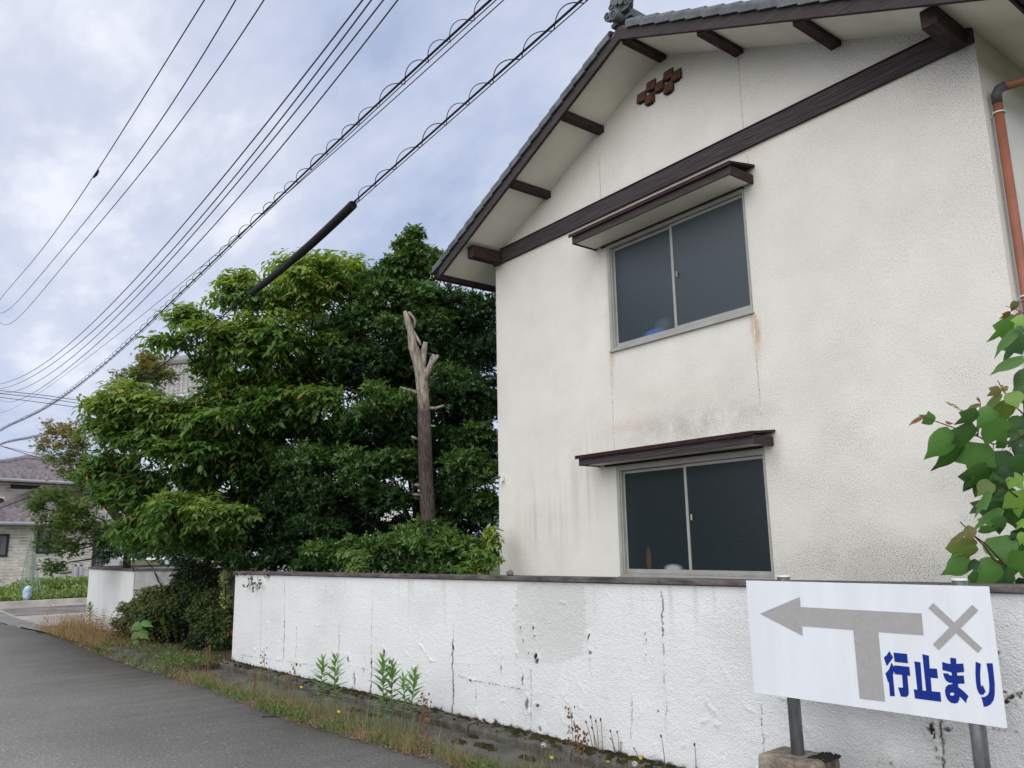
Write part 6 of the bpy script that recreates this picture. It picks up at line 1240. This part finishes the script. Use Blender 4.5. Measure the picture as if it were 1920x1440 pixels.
# dry dock and sorrel stalks, plantains, dandelions
def stalk(px0, py0, px1, py1, zb, seed, kind, label, cat='weed', group=None):
    rs = random.Random(seed); B_ = onz(px0, py0, zb); d = float((B_-EYEP)@FWD); T_ = dep(px1, py1, d); H = np.linalg.norm(T_-B_)
    nm = {'dock': 'dry_stalk', 'plantain': 'plantain_stalk', 'dandelion': 'dandelion', 'clock': 'dandelion_clock'}[kind]; e = empty(nm, tuple(B_), label, cat, group)
    pts = [B_+(T_-B_)*f+np.array([0, 0, 0])+RGT*.02*math.sin(f*3)*H for f in np.linspace(0, 1, 6)]; MB().tube(pts, list(np.linspace(.0032, .0016, 6)), 5).build('stem', M['stem_brown'] if kind in ('dock', 'plantain') else M['stem_green'], e)
    if kind == 'dock':
        s_ = MB()
        for k_ in range(26):
            f = rs.uniform(.35, 1); q = B_+(T_-B_)*f+RGT*rs.gauss(0, .018)+np.array([rs.gauss(0, .01), rs.gauss(0, .01), 0]); s_.obox(q, RGT*.006, FWD*.002, UPV*.009) if k_ % 2 else s_.obox(q+UPV*.006, RGT*.004, FWD*.003, UPV*.007)
        s_.build('seeds', M['stem_brown'], e, kind='stuff')
    elif kind == 'plantain': MB().tube([T_-(T_-B_)*.1, T_-(T_-B_)*.05, T_], [.004, .0065, .003], 7).build('spike', M['dead_bark'], e)
    elif kind == 'dandelion':
        s_ = MB()
        for k_ in range(16):
            a = k_*2.4; rr = .014*(.5+.5*(k_ % 2)); q = T_+RGT*math.cos(a)*rr+UPV*math.sin(a)*rr*.7; s_.add([T_, q+UPV*.004, q+RGT*.003*math.cos(a)-FWD*.004, q-UPV*.004], [(0, 1, 2, 3)])
        s_.disc(T_-FWD*.003, -FWD, .009, .004, 10); s_.build('flower_head', M['yellow'], e)
    else:
        s_ = MB()
        for k_ in range(90):
            dd = np.array([rs.gauss(0, 1) for _ in range(3)]); dd /= np.linalg.norm(dd); q = T_+dd*.019; a_ = unit(np.cross(dd, [0.3, .2, 1])); b_ = np.cross(dd, a_); s_.add([q+a_*.0045, q+b_*.0045, q-a_*.0045, q-b_*.0045], [(0, 1, 2, 3)])
        s_.build('seed_ball', M['fluff'], e); MB().tube([T_-UPV*.004, T_+UPV*.004], .005, 6).build('core', M['stem_brown'], e)
stalk(1038, 1446, 1034, 1420, .02, 1, 'dandelion', 'yellow dandelion nearest the fluffy seed head on the verge', 'flower', 'yellow dandelions')
stalk(1142, 1447, 1140, 1427, .02, 2, 'dandelion', 'yellow dandelion left of the concrete sign block, lower of two', 'flower', 'yellow dandelions')
stalk(1203, 1450, 1201, 1421, .02, 3, 'dandelion', 'yellow dandelion closest to the wall foot right of the others', 'flower', 'yellow dandelions')
stalk(566, 1335, 565, 1288, .03, 4, 'dandelion', 'small yellow flower far down the verge near the leftmost leafy weed', 'flower', 'yellow dandelions')
stalk(636, 1358, 635, 1334, .03, 5, 'dandelion', 'small yellow flower just right of the second leafy weed', 'flower', 'yellow dandelions')
stalk(1003, 1440, 1019, 1397, .02, 6, 'clock', 'round white dandelion seed head in the middle of the verge', 'flower', 'dandelion seed heads')
stalk(1192, 1460, 1190, 1433, .02, 7, 'clock', 'white dandelion seed head at the bottom edge near the wall', 'flower', 'dandelion seed heads')
for i, (a, b, c_, d_) in enumerate([(1112, 1405, 1098, 1351), (1116, 1406, 1107, 1341), (1120, 1406, 1109, 1362), (1122, 1407, 1117, 1349), (1129, 1408, 1126, 1346), (1152, 1412, 1144, 1368), (1155, 1412, 1145, 1384), (1161, 1414, 1157, 1370), (1163, 1414, 1164, 1391), (1199, 1424, 1188, 1402), (1247, 1440, 1239, 1377), (1305, 1450, 1302, 1393)]):
    stalk(a, b, c_, d_, .11, 20+i, 'plantain', ('plantain stalk %s from the left in the dense tuft at the wall foot' % ('one', 'two', 'three', 'four', 'five')[i]) if i < 5 else ('plantain stalk %s from the left in the second tuft by the wall' % ('one', 'two', 'three', 'four')[i-5] if i < 9 else ('short leaning plantain stalk right of the second tuft', 'tall single plantain stalk before the wall', 'last plantain stalk, near the concrete sign block')[i-9]), 'weed', 'plantain stalks at the wall foot')
for i, (a, b, c_, d_) in enumerate([(492, 1312, 495, 1215), (550, 1318, 551, 1245), (536, 1305, 536, 1270), (1076, 1436, 1068, 1325), (1085, 1436, 1082, 1358), (1090, 1437, 1096, 1372), (794, 1385, 792, 1300), (803, 1385, 800, 1310), (388, 1262, 394, 1194), (392, 1264, 386, 1215), (800, 1424, 797, 1345), (478, 1308, 476, 1262)]):
    stalk(a, b, c_, d_, .05, 60+i, 'dock', 'dry brown seed stalk, number %s from the asphalt bend' % ('one', 'two', 'three', 'eleven', 'twelve', 'thirteen', 'seven', 'eight', 'four', 'five', 'nine', 'six')[i], 'weed', 'dry seed stalks on the verge')
# moss cushions along the wall foot and on the slab
mv = []; mr = []
r_ = random.Random(4)
for k_ in range(1500):
    s_i = r_.uniform(0, 9.5) if k_ < 1350 else r_.uniform(0, 11.5); dens = .5+.5*math.sin(s_i*1.9+.8)
    if r_.random() > .35+.65*dens: continue
    t_i = -abs(r_.gauss(0, .02)) if r_.random() < .75 else -r_.uniform(.02, .14); mv.append(wl(s_i, t_i-.004, .10+(.004 if t_i > -.03 else 0))); mr.append(r_.uniform(.008, .026))
for cx_, cy_, w_ in ((863, 1391, .06), (886, 1381, .04), (905, 1396, .06), (915, 1402, .05), (990, 1420, .05), (835, 1352, .05), (870, 1355, .08), (660, 1330, .10), (700, 1340, .08)):
    p_ = onz(cx_, cy_, .03)
    for q in range(14): mv.append(p_+np.array([r_.gauss(0, w_*.6), r_.gauss(0, w_*.25), -.006])); mr.append(r_.uniform(.014, .028))
V = []; T = []
for p_, rr in zip(mv, mr):
    q = len(V); V.append(p_+np.array([0, 0, rr*.8]))
    for ring, (fr, fz) in enumerate(((.6, .55), (1.0, 0))):
        for a in range(7): an = a*.9+ring*.4; rj = rr*fr*r_.uniform(.8, 1.25); V.append(p_+np.array([math.cos(an)*rj*1.3, math.sin(an)*rj, rr*fz]))
    for a in range(7): T += [(q, q+1+a, q+1+(a+1) % 7), (q+1+a, q+8+a, q+8+(a+1) % 7), (q+1+a, q+8+(a+1) % 7, q+1+(a+1) % 7)]
o = np_mesh('moss', V, T, M['moss'], kind='stuff'); tag(o, 'dark moss cushions along the foot of the white wall', 'moss')
# dried moss on the sign block
V = []; T = []
for p_, rr in mk:
    p_ = p_+np.array([0, 0, zblk-.004]); q = len(V); V.append(p_+np.array([0, 0, rr*.9]))
    for a in range(6): V.append(p_+np.array([math.cos(a*1.05)*rr, math.sin(a*1.05)*rr, 0]))
    T += [(q, q+1+a, q+1+(a+1) % 6) for a in range(6)]
np_mesh('dried_moss', V, T, pm('black_moss', (.012, .010, .009), .97, .3, 60), sign)
# ivy trailing over the wall end
iv = [(467, 1085), (475, 1092), (462, 1097), (484, 1091), (488, 1097), (453, 1076), (478, 1100), (440, 1074), (498, 1075)]
P_ = np.array([onp(x, y, W0-WN*.05, WN) for x, y in iv for _ in range(4)])+RNG.normal(0, .02, (36, 3)); n = len(P_)
e = empty('ivy_tendril', tuple(P_[0]), 'dark ivy sprig hanging over the left end of the long white wall', 'ivy')
leaves('leaves', P_, unit(RNG.normal(0, .5, (n, 3))+np.array([0, -.3, -.6])), RNG.normal(0, .4, (n, 3))+np.array([.3, -1, .3]), RNG.uniform(.03, .06, n), np.full(n, .3), 'palm', G4, e)
t_ = MB(); t_.tube([onp(x, y, W0-WN*.04, WN) for x, y in ((478, 1066), (482, 1078), (484, 1092))], .003, 5); t_.tube([onp(x, y, W0-WN*.04, WN) for x, y in ((470, 1066), (468, 1078), (465, 1094))], .003, 5); t_.build('stem', M['stem_brown'], e)
# twig on the road
tw = MB().tube([onz(490, 1344, .006), onz(510, 1343, .01), onz(526, 1344, .006)], .005, 5).build('twig', M['bark'], base=onz(500, 1344, 0)); tag(tw, 'thin dark twig lying on the asphalt', 'twig')
# white blossoms among the dark leaves
fl_ = MB()
for x, y in ((725, 965), (733, 968), (738, 960), (743, 963), (718, 973), (729, 974)):
    p_ = dep(x, y, 11.2)
    for a in range(5): q = p_+RGT*math.cos(a*1.26)*.045+UPV*math.sin(a*1.26)*.035; fl_.add([p_, p_+(q-p_)*.5+UPV*.012, q, p_+(q-p_)*.5-UPV*.012], [(0, 1, 2, 3)])
tag(fl_.build('gardenia_blossom', M['white_part'], base=dep(730, 967, 11.2)), 'cluster of white blossoms among the dark leaves left of the dead trunk', 'flower')
